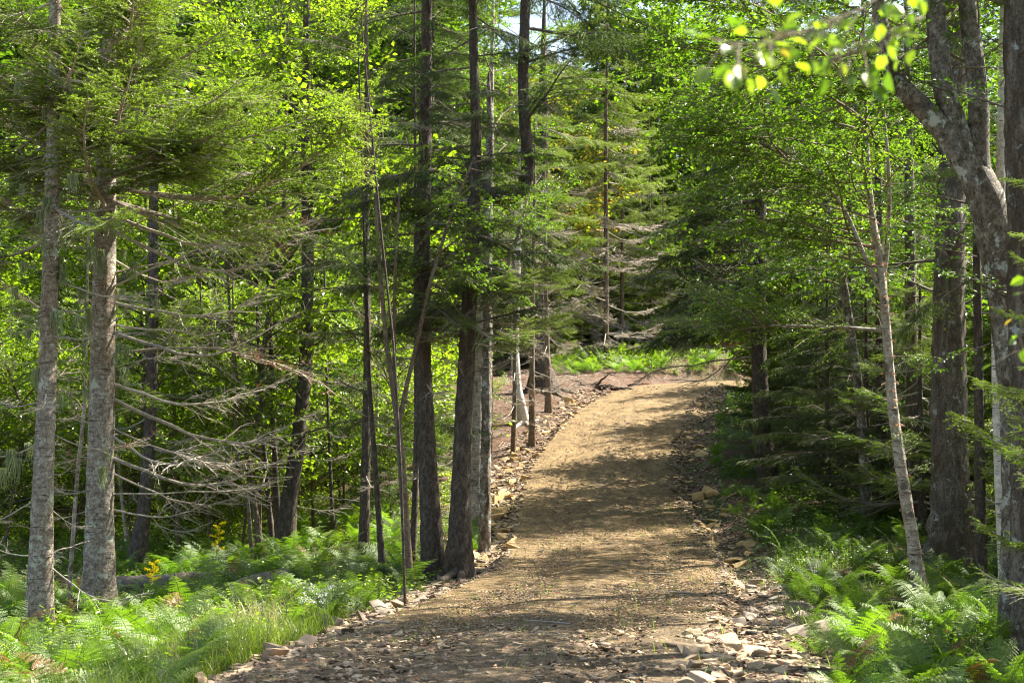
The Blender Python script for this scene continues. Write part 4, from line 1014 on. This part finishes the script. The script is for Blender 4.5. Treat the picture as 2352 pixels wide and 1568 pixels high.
def fern_plant(seed, nf):
    rng = np.random.default_rng(seed); mb = MB()
    for k in range(nf):
        mb.extend(FR[int(rng.integers(0, 8))], np.array(TM((rng.normal(0, .02), rng.normal(0, .02), 0), k * 2 * PI / nf + rng.normal(0, .25), rng.normal(0, .18), rng.uniform(.6, 1.1), rng.normal(0, .15))), rng.normal(0, .1))
    return mb
FM = {k: [f.mesh('frond', [M['stem'], M[mk]]) for f in FR] for k, mk in (('lit', 'fern'), ('shade_tone', 'fern_shaded'))}  # same fronds in a lit and a shaded colour
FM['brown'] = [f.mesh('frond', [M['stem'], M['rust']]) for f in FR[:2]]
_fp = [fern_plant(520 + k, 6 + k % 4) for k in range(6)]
PLM = {'lit': [f.mesh('fern', [M['stem'], M['fern']]) for f in _fp], 'shade_tone': [f.mesh('fern', [M['stem'], M['fern_shaded']]) for f in _fp]}
rngf = np.random.default_rng(99)
def fern_full(x, y, sc, kind, label, group, nf=9):
    rt = tag(empty('fern', (x, y, float(surf(x, y)[0] if np.ndim(surf(x, y)) else surf(x, y)) - .02)), label, 'fern', group)
    for k in range(nf):
        kk = kind if rngf.random() > .035 else 'brown'
        o = link_mesh('frond', FM[kk][int(rngf.integers(0, len(FM[kk])))], rt)
        o.matrix_local = TM((0, 0, 0), k * 2 * PI / nf + rngf.normal(0, .4), rngf.normal(-.05, .22), sc * rngf.uniform(.5, 1.1), rngf.normal(0, .35))
def fern_simple(x, y, sc, kind, label, group):
    o = link_mesh('fern', PLM[kind][int(rngf.integers(0, 6))])
    o.location = (x, y, float(np.ravel(surf(x, y))[0]) - .02); o.rotation_euler = (rngf.normal(0, .08), rngf.normal(0, .08), rngf.uniform(0, 6.28)); o.scale = (sc,) * 3
    tag(o, label, 'fern', group)
FERN_COVER = MB()
def fern_patch(n, poly, kind, label, group, sc=(.8, 1.15), full=False, mind=.28, cover=False):
    got = 0; pts = []
    for _ in range(n * 30):
        if got >= n: break
        (x0, x1), (y0, y1) = poly; dx, dy = rngf.uniform(x0, x1), rngf.uniform(y0, y1)
        g = G(dx, dy)
        if g is None: continue
        lat = path_near(g[0], g[1])[0][0]
        if abs(lat) < HW + .45: continue
        if any((g[0] - a) ** 2 + (g[1] - b) ** 2 < mind ** 2 for a, b in pts): continue
        pts.append((g[0], g[1])); got += 1
        if cover:
            FERN_COVER.extend(_fp[int(rngf.integers(0, 6))], np.array(TM((g[0], g[1], float(np.ravel(surf(g[0], g[1]))[0]) - .02), rngf.uniform(0, 6.28), rngf.normal(0, .08), rngf.uniform(*sc))), rngf.normal(0, .1) + (-.15 if kind == 'shade_tone' else .1))  # value shift paints lit patches brighter and shaded ones darker
        else: (fern_full if full else fern_simple)(g[0], g[1], rngf.uniform(*sc), kind, label, group)
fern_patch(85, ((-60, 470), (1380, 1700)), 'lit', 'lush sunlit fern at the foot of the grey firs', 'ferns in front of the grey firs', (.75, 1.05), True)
fern_patch(70, ((440, 1010), (1300, 1450)), 'shade_tone', 'deep green fern in the shade below the dark spruces', 'shaded ferns left of the path', (.75, 1.05), True)
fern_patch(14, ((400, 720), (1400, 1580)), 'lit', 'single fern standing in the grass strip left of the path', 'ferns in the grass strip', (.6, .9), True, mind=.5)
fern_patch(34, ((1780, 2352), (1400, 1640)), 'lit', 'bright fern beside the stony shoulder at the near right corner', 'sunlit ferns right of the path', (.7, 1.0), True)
fern_patch(34, ((1700, 2080), (1220, 1400)), 'shade_tone', 'bluish green fern in the shaded ditch right of the path', 'shaded ferns right of the path', (.7, 1.0))
fern_patch(34, ((280, 700), (1270, 1340)), 'shade_tone', 'dark fern around the old logs', 'ferns around the logs', (.8, 1.1), cover=True)
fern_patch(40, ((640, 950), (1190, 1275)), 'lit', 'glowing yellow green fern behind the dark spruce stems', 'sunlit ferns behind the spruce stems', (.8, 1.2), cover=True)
fern_patch(16, ((1080, 1140), (1180, 1290)), 'lit', 'fern tucked between spruce foot and stone edge', 'ferns beside the hooked spruce', (.5, .75))
fern_patch(46, ((1280, 1500), (790, 862)), 'lit', 'luminous fern at the top of the reddish bank', 'sunlit ferns at the crest', (.9, 1.3), cover=True)
fern_patch(16, ((1480, 1700), (820, 858)), 'lit', 'luminous fern beyond the bend of the path', 'sunlit ferns beyond the bend', (.9, 1.3), cover=True)
fern_patch(40, ((1590, 1800), (900, 1230)), 'lit', 'low fern near the drooping spruce', 'ferns by the drooping spruce', (.6, .9), cover=True)
fern_patch(18, ((2120, 2340), (1340, 1440)), 'shade_tone', 'shaded fern between white birch and old trunk', 'ferns below the old trunk', (.7, .95))

tag(link_mesh('fern_cover', FERN_COVER.mesh('fern_cover', [M['stem'], M['fern']])), kind='stuff')

# ------------------------------------------------------------------ grass and undergrowth
def blades(n, region, Lr, seed, mat, name, wid=.006, cluster=18, near=HW + .45):
    rng = np.random.default_rng(seed); mb = MB(); P0 = []
    hv = sines(seed + 50, 6, 1.5, 6)
    while len(P0) < n // cluster:
        (x0, x1), (y0, y1) = region; x, y = rng.uniform(x0, x1), rng.uniform(y0, y1)
        yield_ok = abs(path_near(x, y)[0][0]) > near
        if yield_ok and abs(x) < .4 * y + 1 and nB(x * .8 + seed, y * .8) + .35 * nC(x * .4, y * .4) > rng.uniform(-.35, .35): P0.append((x, y))
    P0 = np.array(P0); ii = np.repeat(np.arange(len(P0)), cluster)
    xy = P0[ii] + rng.normal(0, .09, (len(ii), 2)); z = surf(xy[:, 0], xy[:, 1])
    b = np.column_stack([xy, z - .02]); a = rng.uniform(0, 2 * PI, len(ii)); L = rng.uniform(*Lr, len(ii)) * (.75 + .55 * hv(xy[:, 0], xy[:, 1]))
    out = np.stack([np.cos(a), np.sin(a), 0 * a], 1); le = rng.uniform(.15, .9, len(ii))
    t = np.linspace(0, 1, 5)
    C = b[:, None] + out[:, None] * (L * le)[:, None, None] * (t ** 1.7)[None, :, None] + np.array([0, 0, 1.])[None, None] * L[:, None, None] * (t - .45 * le[:, None] * t[None] ** 2.4)[..., None]
    sdv = np.stack([-np.sin(a), np.cos(a), 0 * a], 1)[:, None] * (wid * (1 - t ** 2) + .0008)[None, :, None] / 2
    V = np.concatenate([C - sdv, C + sdv], 1)
    F = np.array([[j, j + 1, j + 6, j + 5] for j in range(4)])
    FF = (F[None] + (np.arange(len(ii)) * 10)[:, None, None]).reshape(-1, 4)
    mb.add(V, FF, 0, np.repeat(np.clip(rng.beta(2, 2.4, len(P0))[ii] * .6 + rng.random(len(ii)) * .4, 0, 1), 4))
    tag(link_mesh(name, mb.mesh(name, [mat])), kind='stuff')
blades(12000, ((-3.1, -1.4), (9.5, 15)), (.15, .6), 1, M['grass'], 'grass', cluster=45)
blades(2200, ((-3.4, -1.4), (9.5, 16)), (.2, .65), 8, M['straw'], 'dry_grass', wid=.004, cluster=9)
blades(700, ((-1.9, 4.2), (9.5, 30)), (.08, .28), 7, M['grass'], 'grass', cluster=4, near=0)
blades(6000, ((3.0, 7), (12, 22)), (.15, .4), 2, M['grass'], 'grass')
blades(5000, ((-12, -2), (17, 34)), (.15, .4), 3, M['fern'], 'grass', wid=.008)

def herbs(n, seed, name, region, mat, hgt=(.05, .35), leaf=(.03, .07), latmin=HW + .5, cl=9, six=True):
    rng = np.random.default_rng(seed); mb = MB(); (x0, x1), (y0, y1) = region
    x = rng.uniform(x0, x1, n * 3); y = rng.uniform(y0, y1, n * 3)
    lat = path_near(x, y)[0]; ok = (np.abs(lat) > latmin) & (np.abs(x) < .4 * y + 1) & (nB(x * .6, y * .6) > -.25)
    ok &= ~((lat < 0) & (lat > -3.3 - np.clip((y - 37) * .32, 0, 3)) & (y > 31) & (y < 49) & (rng.random(len(x)) < .97))
    x, y = x[ok][:n], y[ok][:n]; z = surf(x, y); h = rng.uniform(*hgt, len(x))
    b = np.column_stack([x, y, z]); tip = b + np.column_stack([rng.normal(0, .06, len(x)), rng.normal(0, .06, len(x)), h])
    tubes(mb, np.stack([b, (b + tip) / 2 + rng.normal(0, .01, b.shape), tip], 1), np.full((len(x), 3), .0022), 3, 0)
    ii = np.repeat(np.arange(len(x)), cl); f = rng.uniform(.35, 1, len(ii)); a = rng.uniform(0, 2 * PI, len(ii))
    d = np.stack([np.cos(a), np.sin(a), rng.normal(.1, .3, len(ii))], 1)
    sz = rng.uniform(*leaf, len(ii))
    nn = np.stack([rng.normal(0, .35, len(ii)), rng.normal(0, .35, len(ii)), np.ones(len(ii))], 1)
    leaves(mb, b[ii] * (1 - f[:, None]) + tip[ii] * f[:, None] + d * .015, d, unit(nn), sz, sz * .5, 1, np.clip(rng.beta(2, 2, len(ii)), 0, 1), six)
    tag(link_mesh(name, mb.mesh(name, [M['stem'], mat])), kind='stuff')
herbs(1300, 11, 'undergrowth', ((-6, -1.6), (9.5, 20)), M['leaf_bright'], (.08, .45))
herbs(4500, 12, 'undergrowth', ((-14, -1), (18, 34)), M['leaf'], (.04, .25), (.04, .08))
herbs(9000, 13, 'undergrowth', ((-26, -1), (30, 62)), M['leaf_bright'], (.1, .7), (.06, .11), six=False)
herbs(3500, 14, 'undergrowth', ((3, 10), (12, 26)), M['leaf_dark'], (.05, .3), (.03, .07))
herbs(7000, 15, 'undergrowth', ((5, 24), (24, 56)), M['leaf'], (.1, .7), (.06, .1), six=False)
herbs(3000, 16, 'undergrowth', ((-6, 26), (52, 70)), M['leaf_bright'], (.1, .8), (.08, .13), six=False)
herbs(500, 17, 'undergrowth', ((-3, 5), (9.5, 26)), M['leaf'], (.02, .07), (.015, .03), latmin=0, cl=4)

# ------------------------------------------------------------------ stones
def hull(seed, flat=.45, n=16):
    rng = np.random.default_rng(seed); bm = bmesh.new()
    for p in rng.uniform(-1, 1, (n, 3)):
        p = p / max(np.abs(p).max(), .4) * rng.uniform(.75, 1); bm.verts.new((p[0] * .5, p[1] * rng.uniform(.28, .42), p[2] * .5 * flat))
    r = bmesh.ops.convex_hull(bm, input=bm.verts)
    bmesh.ops.delete(bm, geom=list({g for g in r['geom_interior'] + r['geom_unused'] if isinstance(g, bmesh.types.BMVert)}), context='VERTS')
    bmesh.ops.triangulate(bm, faces=bm.faces)
    return bm
def bm_arrays(bm):
    bm.verts.index_update()
    return np.array([v.co[:] for v in bm.verts]), np.array([[v.index for v in f.verts] for f in bm.faces])
SHAPES = []
STONE = {'stone': [], 'stone_ochre': [], 'stone_grey': []}
for k in range(9):
    bm = hull(600 + k, (.35, .5, .3, .6, .25, .4, .55, .3, .7)[k]); SHAPES.append(bm_arrays(bm))
    bmesh.ops.bevel(bm, geom=list(bm.edges), offset=.022, segments=1, affect='EDGES', clamp_overlap=True)
    for mk in STONE:
        me = bpy.data.meshes.new('stone'); bm.to_mesh(me); me.materials.append(M[mk]); STONE[mk].append(me)
    bm.free()
rngs = np.random.default_rng(31)
def stones(n, kr, latr, size, mk, label, group, tilt=.25):
    """n stones between y = kr[0]..kr[1], at latr from the centre line"""
    ys = PS[:, 1]; ia, ib = np.searchsorted(ys, kr[0]), np.searchsorted(ys, kr[1])
    for _ in range(n):
        i = int(rngs.integers(ia, ib)); l = rngs.uniform(*latr) * .86
        x = PS[i, 0] + PN[i, 0] * l + rngs.normal(0, .05); y = PS[i, 1] + PN[i, 1] * l + rngs.normal(0, .1)
        s = rngs.uniform(*size) * (1 + .8 * (rngs.random() < .08))
        o = link_mesh('stone', STONE[mk][int(rngs.integers(0, 9))])
        o.location = (x, y, float(np.ravel(surf(x, y))[0]) - s * .02); o.scale = (s, s * rngs.uniform(.8, 1.3), s * rngs.uniform(.7, 1.2))
        o.rotation_euler = (rngs.normal(0, tilt), rngs.normal(0, tilt), rngs.uniform(0, 6.28))
        tag(o, label, 'stone', group)
stones(95, (9.4, 14.0), (1.6, 2.9), (.10, .22), 'stone', 'flat tan stone of the heap at the near right shoulder', 'stones on the near right shoulder', .15)
stones(34, (14, 20), (2.2, 3.1), (.12, .34), 'stone_grey', 'grey brown stone on the right shoulder beside shaded ferns', 'stones on the shaded right shoulder')
stones(30, (31, 44), (1.9, 2.9), (.14, .34), 'stone_ochre', 'ochre stone on the far right edge below the drooping spruce', 'stones on the far right edge')
stones(34, (21, 31), (1.95, 2.9), (.16, .38), 'stone_ochre', 'ochre stone piled on the right edge halfway up the path', 'stones on the right edge halfway up')
stones(36, (9.6, 15), (-2.9, -2.1), (.10, .26), 'stone', 'brown flat stone on the near left shoulder beside grass', 'stones on the near left shoulder', .15)
stones(28, (15, 21), (-3.0, -2.2), (.12, .32), 'stone_grey', 'pale stone along the left shoulder below the spruces', 'stones on the left shoulder by the spruces')
stones(56, (21, 30), (-3.3, -2.0), (.18, .46), 'stone_ochre', 'ochre block tumbled down the left edge past the spruces', 'ochre blocks past the spruces')
stones(56, (30, 44), (-3.0, -2.0), (.14, .36), 'stone_ochre', 'small ochre stone lining the left edge below the reddish bank', 'stones lining the reddish bank')
for dx, dy, s, mk, lab in [(1535, 1560 - 10, .3, 'stone', 'broad flat pinkish slab embedded at the near edge'), (758, 1442, .34, 'stone_grey', 'squarish grey rock on the left shoulder at the end of the grass'), (1830, 1350, .42, 'stone_grey', 'large grey boulder in the ditch below the bare twig'),
                           (1843, 1372, .36, 'stone_grey', 'smaller grey boulder leaning on the large ditch boulder'), (1130, 1195, .5, 'stone_ochre', 'big ochre block beside the fern under the hooked spruce'), (1110, 1140, .42, 'stone_ochre', 'long pale block lying above the big ochre block'), (1605, 1145, .42, 'stone_ochre', 'tall tilted ochre slab at the right edge of the path'),
                           (1080, 1308, .3, 'stone_grey', 'pale rock at the foot of the hooked spruce')]:
    g = G(dx, dy); o = link_mesh('stone', STONE[mk][int(rngs.integers(0, 9))]); o.location = (g[0], g[1], g[2] + s * .12); o.scale = (s * 1.1, s, s * 1.1)
    o.rotation_euler = (rngs.normal(0, .2), rngs.normal(0, .2), rngs.uniform(0, 6.28)); tag(o, lab, 'stone')

def chips(n, seed, name, yr, latr, size, dens_pow=1.0):
    rng = np.random.default_rng(seed); mb = MB()
    ys = PS[:, 1]; ia, ib = np.searchsorted(ys, yr[0]), np.searchsorted(ys, yr[1])
    u = rng.random(n) ** dens_pow; k = ia + u * (ib - ia - 1); i = k.astype(int)
    base = PS[i] * (1 - (k - i))[:, None] + PS[i + 1] * (k - i)[:, None]
    l = (latr[0] + (latr[1] - latr[0]) * rng.random(n)) * .87
    x = base[:, 0] + PN[i, 0] * l; y = base[:, 1] + PN[i, 1] * l; z = surf(x, y)
    s = np.exp(rng.uniform(np.log(size[0]), np.log(size[1]), n)); yaw = rng.uniform(0, 2 * PI, n); tx = rng.normal(0, .2, n); ty = rng.normal(0, .2, n)
    sh = rng.integers(0, len(SHAPES), n)
    for q in range(len(SHAPES)):
        V, F = SHAPES[q]; w = np.where(sh == q)[0]; m = len(w)
        sx = s[w][:, None, None] * V[None] * np.stack([np.ones(m), rng.uniform(.8, 1.3, m), rng.uniform(.5, 1, m)], 1)[:, None]
        c, sn = np.cos(yaw[w])[:, None], np.sin(yaw[w])[:, None]
        X = sx[..., 0]; Yv = sx[..., 1]; Z = sx[..., 2] + X * tx[w][:, None] + Yv * ty[w][:, None]
        VV = np.stack([X * c - Yv * sn + x[w][:, None], X * sn + Yv * c + y[w][:, None], Z + (z[w] - s[w] * .05)[:, None]], -1)
        FF = (F[None] + (np.arange(m) * len(V))[:, None, None]).reshape(-1, 3)
        mb.add(VV, FF, 0, np.repeat(rng.random(m), len(F)))
    tag(link_mesh(name, mb.mesh(name, [M['chips']])), kind='stuff')
chips(9000, 1, 'gravel', (8.5, 17.5), (-2.75, 3.0), (.010, .042), 1.5)
chips(1300, 9, 'gravel', (8.5, 13.5), (-2.6, 2.9), (.04, .10), 1.6)
chips(4500, 2, 'gravel', (9, 24), (-3.1, -1.9), (.03, .15))
chips(5500, 3, 'gravel', (9, 30), (1.8, 3.1), (.03, .13))
chips(3500, 7, 'gravel', (30, 47), (1.7, 3.0), (.03, .15))
chips(12000, 8, 'gravel', (16, 40), (-2.3, 2.3), (.012, .045), 1.3)
chips(4500, 4, 'gravel', (22, 46), (-3.1, -1.9), (.04, .2))
chips(14000, 5, 'gravel', (13, 30), (-2.2, 2.2), (.012, .035))
chips(1500, 6, 'gravel', (28, 48), (-2, 2), (.02, .06))

# fallen leaves and needles on the bank, twigs
def litter(n, seed, name, region, latr, mat, size=(.02, .05)):
    rng = np.random.default_rng(seed); mb = MB(); (x0, x1), (y0, y1) = region
    x = rng.uniform(x0, x1, n); y = rng.uniform(y0, y1, n); lat = path_near(x, y)[0]; ok = (lat > latr[0]) & (lat < latr[1]); x, y = x[ok], y[ok]; n = len(x)
    a = rng.uniform(0, 6.28, n); sz = rng.uniform(*size, n)
    leaves(mb, np.column_stack([x, y, surf(x, y) + .012 + rng.uniform(0, .01, n)]), np.stack([np.cos(a), np.sin(a), rng.normal(0, .15, n)], 1), unit(np.stack([rng.normal(0, .25, n), rng.normal(0, .25, n), np.ones(n)], 1)), sz, sz * .7, 0, rng.beta(2, 2, n), True)
    tag(link_mesh(name, mb.mesh(name, [mat])), kind='stuff')
litter(26000, 1, 'fallen_leaves', ((-8, 9), (29, 54)), (-7.5, -2.3), M['litter'], (.02, .07))
litter(9000, 2, 'fallen_leaves', ((2, 12), (12, 36)), (2.7, 9), M['litter'])
litter(130, 3, 'fallen_leaves', ((-2.6, 4), (9.6, 24)), (-2.3, 2.3), M['red_leaf'], (.02, .04))
litter(2200, 4, 'fallen_leaves', ((-2.6, 5), (9.6, 40)), (-2.5, 2.5), M['litter'], (.02, .04))
def twigs(n, seed, region, latr, name='twigs'):
    rng = np.random.default_rng(seed); mb = MB(); (x0, x1), (y0, y1) = region
    x = rng.uniform(x0, x1, n); y = rng.uniform(y0, y1, n); lat = path_near(x, y)[0]; ok = (lat > latr[0]) & (lat < latr[1]); x, y = x[ok], y[ok]; n = len(x)
    a = rng.uniform(0, 6.28, n); L = rng.uniform(.08, .6, n); t = np.linspace(-.5, .5, 5)
    X = x[:, None] + np.cos(a)[:, None] * L[:, None] * t + np.cumsum(rng.normal(0, .012, (n, 5)), 1); Yv = y[:, None] + np.sin(a)[:, None] * L[:, None] * t + np.cumsum(rng.normal(0, .012, (n, 5)), 1)
    Z = surf(X, Yv) + .015
    tubes(mb, np.stack([X, Yv, Z], -1), (rng.uniform(.003, .009, n))[:, None] * np.linspace(1.2, .6, 5)[None], 4, 0)
    tag(link_mesh(name, mb.mesh(name, [M['deadwood']])), kind='stuff')
twigs(3600, 1, ((-8, 9), (29, 54)), (-7.5, -2.4)); twigs(500, 2, ((2, 10), (12, 34)), (2.7, 8)); twigs(50, 3, ((-2, 4), (10, 30)), (-2.2, 2.2)); twigs(400, 4, ((-8, -2), (18, 30)), (-8, -2.6))

# ------------------------------------------------------------------ logs, mound, flowers, near spray
def log(p0, p1, r, label, seed, curve=0.0):
    p0 = np.array(p0, float); p1 = np.array(p1, float); rt = tag(empty('log', p0), label, 'log')
    t = np.linspace(0, 1, 6)[:, None]; pts = (p1 - p0)[None] * t + np.array([0, 0, curve])[None] * np.sin(t * PI)
    rng = np.random.default_rng(seed); mb = MB(); tubes(mb, pts, np.full(6, r) * rng.uniform(.95, 1.05, 6), 16, 0, rough=.03, rng=rng)
    lb = link_mesh('bark', mb.mesh('bark', [M['log']], True), rt)
    for e, q in ((0, -1), (5, 1)):
        d = unit(pts[1] - pts[0]) * q; a = unit(np.cross(d, [0, 0, 1.])); b = np.cross(d, a); an = np.arange(16) * PI / 8
        V = np.concatenate([[pts[e] + d * .006], pts[e] + d * .004 + r * .97 * (np.cos(an)[:, None] * a + np.sin(an)[:, None] * b)])
        mb = MB(); mb.add(V, np.array([[0, 1 + j, 1 + (j + 1) % 16] for j in range(16)])); link_mesh('cut_end', mb.mesh('cut_end', [M['cut']]), rt)
a = D(240, 1345, 20.5); b = D(405, 1338, 20.3)
log(a, b, .13, 'thick weathered grey log with a sawn end lying among ferns', 1)
log(D(400, 1330, 20.9), D(500, 1328, 21.2), .10, 'darker short log lying behind the thick sawn log', 2)
log(D(424, 1352, 20.0), D(492, 1350, 20.3), .06, 'thin pale log poking out under the short log', 3)
log(D(540, 1352, 18.8), D(655, 1322, 19.8), .10, 'grey mossy log half sunk in the ferns nearer the path', 4, .03)
log(D(2200, 1385, 17), D(2295, 1372, 16.4), .035, 'thin fallen birch pole behind the bright ferns', 5, .02)
# mound of reddish needles
g = G(1010, 1312); mb = MB(); rng = np.random.default_rng(4)
u, v = np.meshgrid(np.linspace(0, 2 * PI, 40, endpoint=False), np.linspace(0, 1, 14), indexing='ij')
X = np.cos(u) * v * .62; Yv = np.sin(u) * v * .5; Z = .17 * (1 - v ** 1.6) + .03 * nC(X * 1.3, Yv * 1.3) - .05 * v
i, j = np.meshgrid(np.arange(40), np.arange(13), indexing='ij')
mb.add(np.stack([X, Yv, Z], -1), np.stack([i * 14 + j, ((i + 1) % 40) * 14 + j, ((i + 1) % 40) * 14 + j + 1, i * 14 + j + 1], -1).reshape(-1, 4))
n = 2500; a = rng.uniform(0, 2 * PI, n); rr_ = np.sqrt(rng.random(n)); px = np.cos(a) * rr_ * .6; py = np.sin(a) * rr_ * .48
needles(mb, np.column_stack([px, py, .17 * (1 - rr_ ** 1.6) + .0 * px]), unit(rng.normal(0, 1, (n, 3)) * [1, 1, .35]), .05, .006, rng, 1, rng.random(n))
M['duff'] = plain('needle_duff', [(.2, (.07, .03, .018)), (.5, (.2, .085, .045)), (.8, (.34, .17, .10))], scale=40, bump=1.0, bdist=.02)
o = link_mesh('needle_mound', mb.mesh('needle_mound', [M['duff'], M['rust']], True)); o.location = (g[0], g[1] , g[2]); tag(o, 'mound of rust brown needles at the foot of the dark spruces', 'mound')
# dug up roots on the lip of the bank
g = G(1372, 893); rng = np.random.default_rng(12); mb = MB(); n = 34; a = rng.uniform(0, 6.28, n)
st = np.column_stack([rng.normal(0, .45, n), rng.normal(0, .25, n), rng.uniform(0, .12, n)])
tubes(mb, curve_pts(st, unit(np.column_stack([np.cos(a), np.sin(a) * .6, rng.uniform(-.1, .6, n)])), rng.uniform(.3, .9, n), 7, rng, (0, 0, -.3), .12), rng.uniform(.02, .055, n)[:, None] * np.linspace(1, .25, 7)[None], 6, 0)
o = link_mesh('root_tangle', mb.mesh('root_tangle', [M['bark_dark']], True)); o.location = g; tag(o, 'dark tangle of dug up roots on the lip of the reddish bank', 'roots')
# upturned root plate beyond the bend
g = D(1650, 838, 60)
mb = MB(); rng = np.random.default_rng(6); u, v = np.meshgrid(np.linspace(0, PI, 26), np.linspace(0, 1, 12), indexing='ij')
X = np.cos(u) * v * 2.0 + rng.normal(0, .06, u.shape); Z = np.sin(u) * v * 1.7 + rng.normal(0, .08, u.shape); Yv = .5 * v ** 2 + rng.normal(0, .1, u.shape)
i, j = np.meshgrid(np.arange(25), np.arange(11), indexing='ij')
mb.add(np.stack([X, Yv, Z], -1), np.stack([i * 12 + j, (i + 1) * 12 + j, (i + 1) * 12 + j + 1, i * 12 + j + 1], -1).reshape(-1, 4))
n = 60; a = rng.uniform(0, PI, n); st = np.column_stack([np.cos(a) * 1.4, 0 * a, np.sin(a) * 1.2])
rp = empty('uprooted_tree', (g[0], g[1], float(H(g[0], g[1])))); tag(rp, 'rusty brown upturned root plate beyond the bend of the path', 'uprooted tree')
rpp = link_mesh('root_plate', mb.mesh('root_plate', [M['duff']]), rp)
mb = MB(); tubes(mb, curve_pts(st, unit(np.column_stack([np.cos(a), rng.normal(-.4, .4, n), np.sin(a)])), rng.uniform(.4, 1.3, n), 6, rng, (0, 0, -.1), .08), np.full(n, .03)[:, None] * np.linspace(1, .3, 6)[None], 5, 0)
link_mesh('roots', mb.mesh('roots', [M['deadwood']]), rpp)
mb = MB(); tubes(mb, np.array([(0, .3, .6), (2.5, 2.2, .7), (5, 4, .6)]), np.array([.25, .2, .15]), 12, 0); link_mesh('trunk', mb.mesh('trunk', [M['bark_dark']], True), rp)

def goldenrod(dx, dy, h, label, seed, flower='gold', Yv=None):
    g = G(dx, dy); rng = np.random.default_rng(seed); rt = tag(empty('goldenrod' if flower == 'gold' else 'aster', g), label, 'wildflower')
    mb = MB(); t = np.linspace(0, 1, 6); st = np.stack([.06 * t ** 2, .03 * t, h * t], 1); tubes(mb, st, np.linspace(.005, .002, 6), 5, 0)
    n = int(h * 40); f = rng.uniform(.15, .85, n); a = rng.uniform(0, 6.28, n); d = np.stack([np.cos(a), np.sin(a), rng.normal(.15, .2, n)], 1)
    link_mesh('stem', mb.mesh('stem', [M['stem']]), rt); mb = MB()
    leaves(mb, at_param(np.repeat(st[None], n, 0), f)[0], d, np.tile([0, 0, 1.], (n, 1)), .09, .022, 0, rng.random(n)); link_mesh('leaves', mb.mesh('leaves', [M['leaf']]), rt)
    for k in range(9 if flower == 'gold' else 14):
        f0 = .72 + .3 * k / 9 if flower == 'gold' else rng.uniform(.8, 1); p = at_param(st[None], np.array([min(f0, 1)]))[0][0]; a = k * 2.4; L = (.17 * (1.1 - f0 * .7)) if flower == 'gold' else .12
        d = np.array([math.cos(a), math.sin(a), .35]); mb = MB(); m = 70 if flower == 'gold' else 9
        q = p + d[None] * (L * rng.random(m))[:, None] + rng.normal(0, .008, (m, 3)) + np.array([0, 0, .0])
        if flower != 'gold': q = p + d * L + rng.normal(0, .02, (m, 3)) * [1, 1, .5]
        needles(mb, q, unit(rng.normal(0, 1, (m, 3)) + [0, 0, .6]), .016, .012, rng, 0, rng.random(m))
        link_mesh('flower_plume' if flower == 'gold' else 'flower', mb.mesh('flower', [M[flower]]), rt)
goldenrod(488, 1425, 1.15, 'tall goldenrod with yellow plumes above the log', 1)
goldenrod(338, 1440, .75, 'shorter goldenrod with yellow plumes in front of the sawn log', 2)
goldenrod(722, 1452, .45, 'small white aster at the edge of the shaded ferns', 3, 'white')
goldenrod(705, 1462, .38, 'tiny white aster beside the grass end', 4, 'white')

# bare fallen twig in the ditch on the right
o = link_mesh('fallen_branch', libmesh('dead', 0)); g = G(1850, 1375); o.matrix_local = TM(g + np.array([-.1, 0, .05]), .5, .75, .42, .8); tag(o, 'bare whitish fallen branch sticking up from the ditch boulders', 'branch')
o = link_mesh('fallen_branch', libmesh('dead', 3)); g = G(1540, 1505); o.matrix_local = TM(g + np.array([0, 0, .03]), .15, 0, .3, .1); tag(o, 'small dry stick lying on the gravel at the near edge', 'branch')

# out of focus maple spray close to the lens
def near_spray(label, pts, Yn, n, seed, mk, size=.046):
    rng = np.random.default_rng(seed); P = np.array([D(x, y, Yn + dz) for x, y, dz in pts]); rt = tag(empty('leafy_branch', P[0]), label, 'branch')
    mb = MB(); tubes(mb, P - P[0], np.linspace(.0032, .0012, len(P)), 6, 0)
    link_mesh('twig', mb.mesh('twig', [M['green_twig']], True), rt)
    for k in range(n):
        s = (k + rng.random()) / n; p, T = at_param((P - P[0])[None], np.array([s])); d = unit(T[0] * .4 + rng.normal(0, .7, 3) * [1, .6, .8] + [0, 0, -.25])
        sz = size * rng.uniform(.6, 1.2); mb = MB()
        p2 = p[0] + d * rng.uniform(.02, .12)
        tubes(mb, np.array([p[0], p2]), np.array([.0018, .0012]), 4, 0)
        leaves(mb, p2[None], d[None], unit(rng.normal(0, .5, 3) + [.0, -.5, .8])[None], sz, sz * .72, 1, rng.uniform(.25, .9))
        link_mesh('leaf', mb.mesh('leaf', [M['green_twig'], M[mk] if rng.random() > .55 else M['leaf'] if rng.random() > .15 else M['leaf_autumn']]), rt)
near_spray('blurred bright green spray of leaves hanging close to the lens', [(2100, -60, .2), (1980, 20, .1), (1860, 70, 0), (1740, 100, -.05), (1640, 95, -.1)], 3.0, 60, 1, 'leaf_bright')
near_spray('second blurred leafy spray just below the bright one', [(2120, 40, .2), (2050, 70, .1), (1970, 110, 0), (1900, 140, 0)], 3.2, 30, 2, 'leaf_bright')
near_spray('blurred twig of dark leaves hanging in at the edge near the white birch', [(2440, 560, 0), (2390, 640, 0), (2350, 740, 0), (2335, 820, 0)], 4.6, 16, 3, 'leaf')
if 0: near_spray('blurred twig of leaves and one orange leaf at the edge above the fir boughs', [(2420, 420, 0), (2360, 480, 0), (2320, 520, 0)], 4.8, 10, 4, 'leaf_dark')
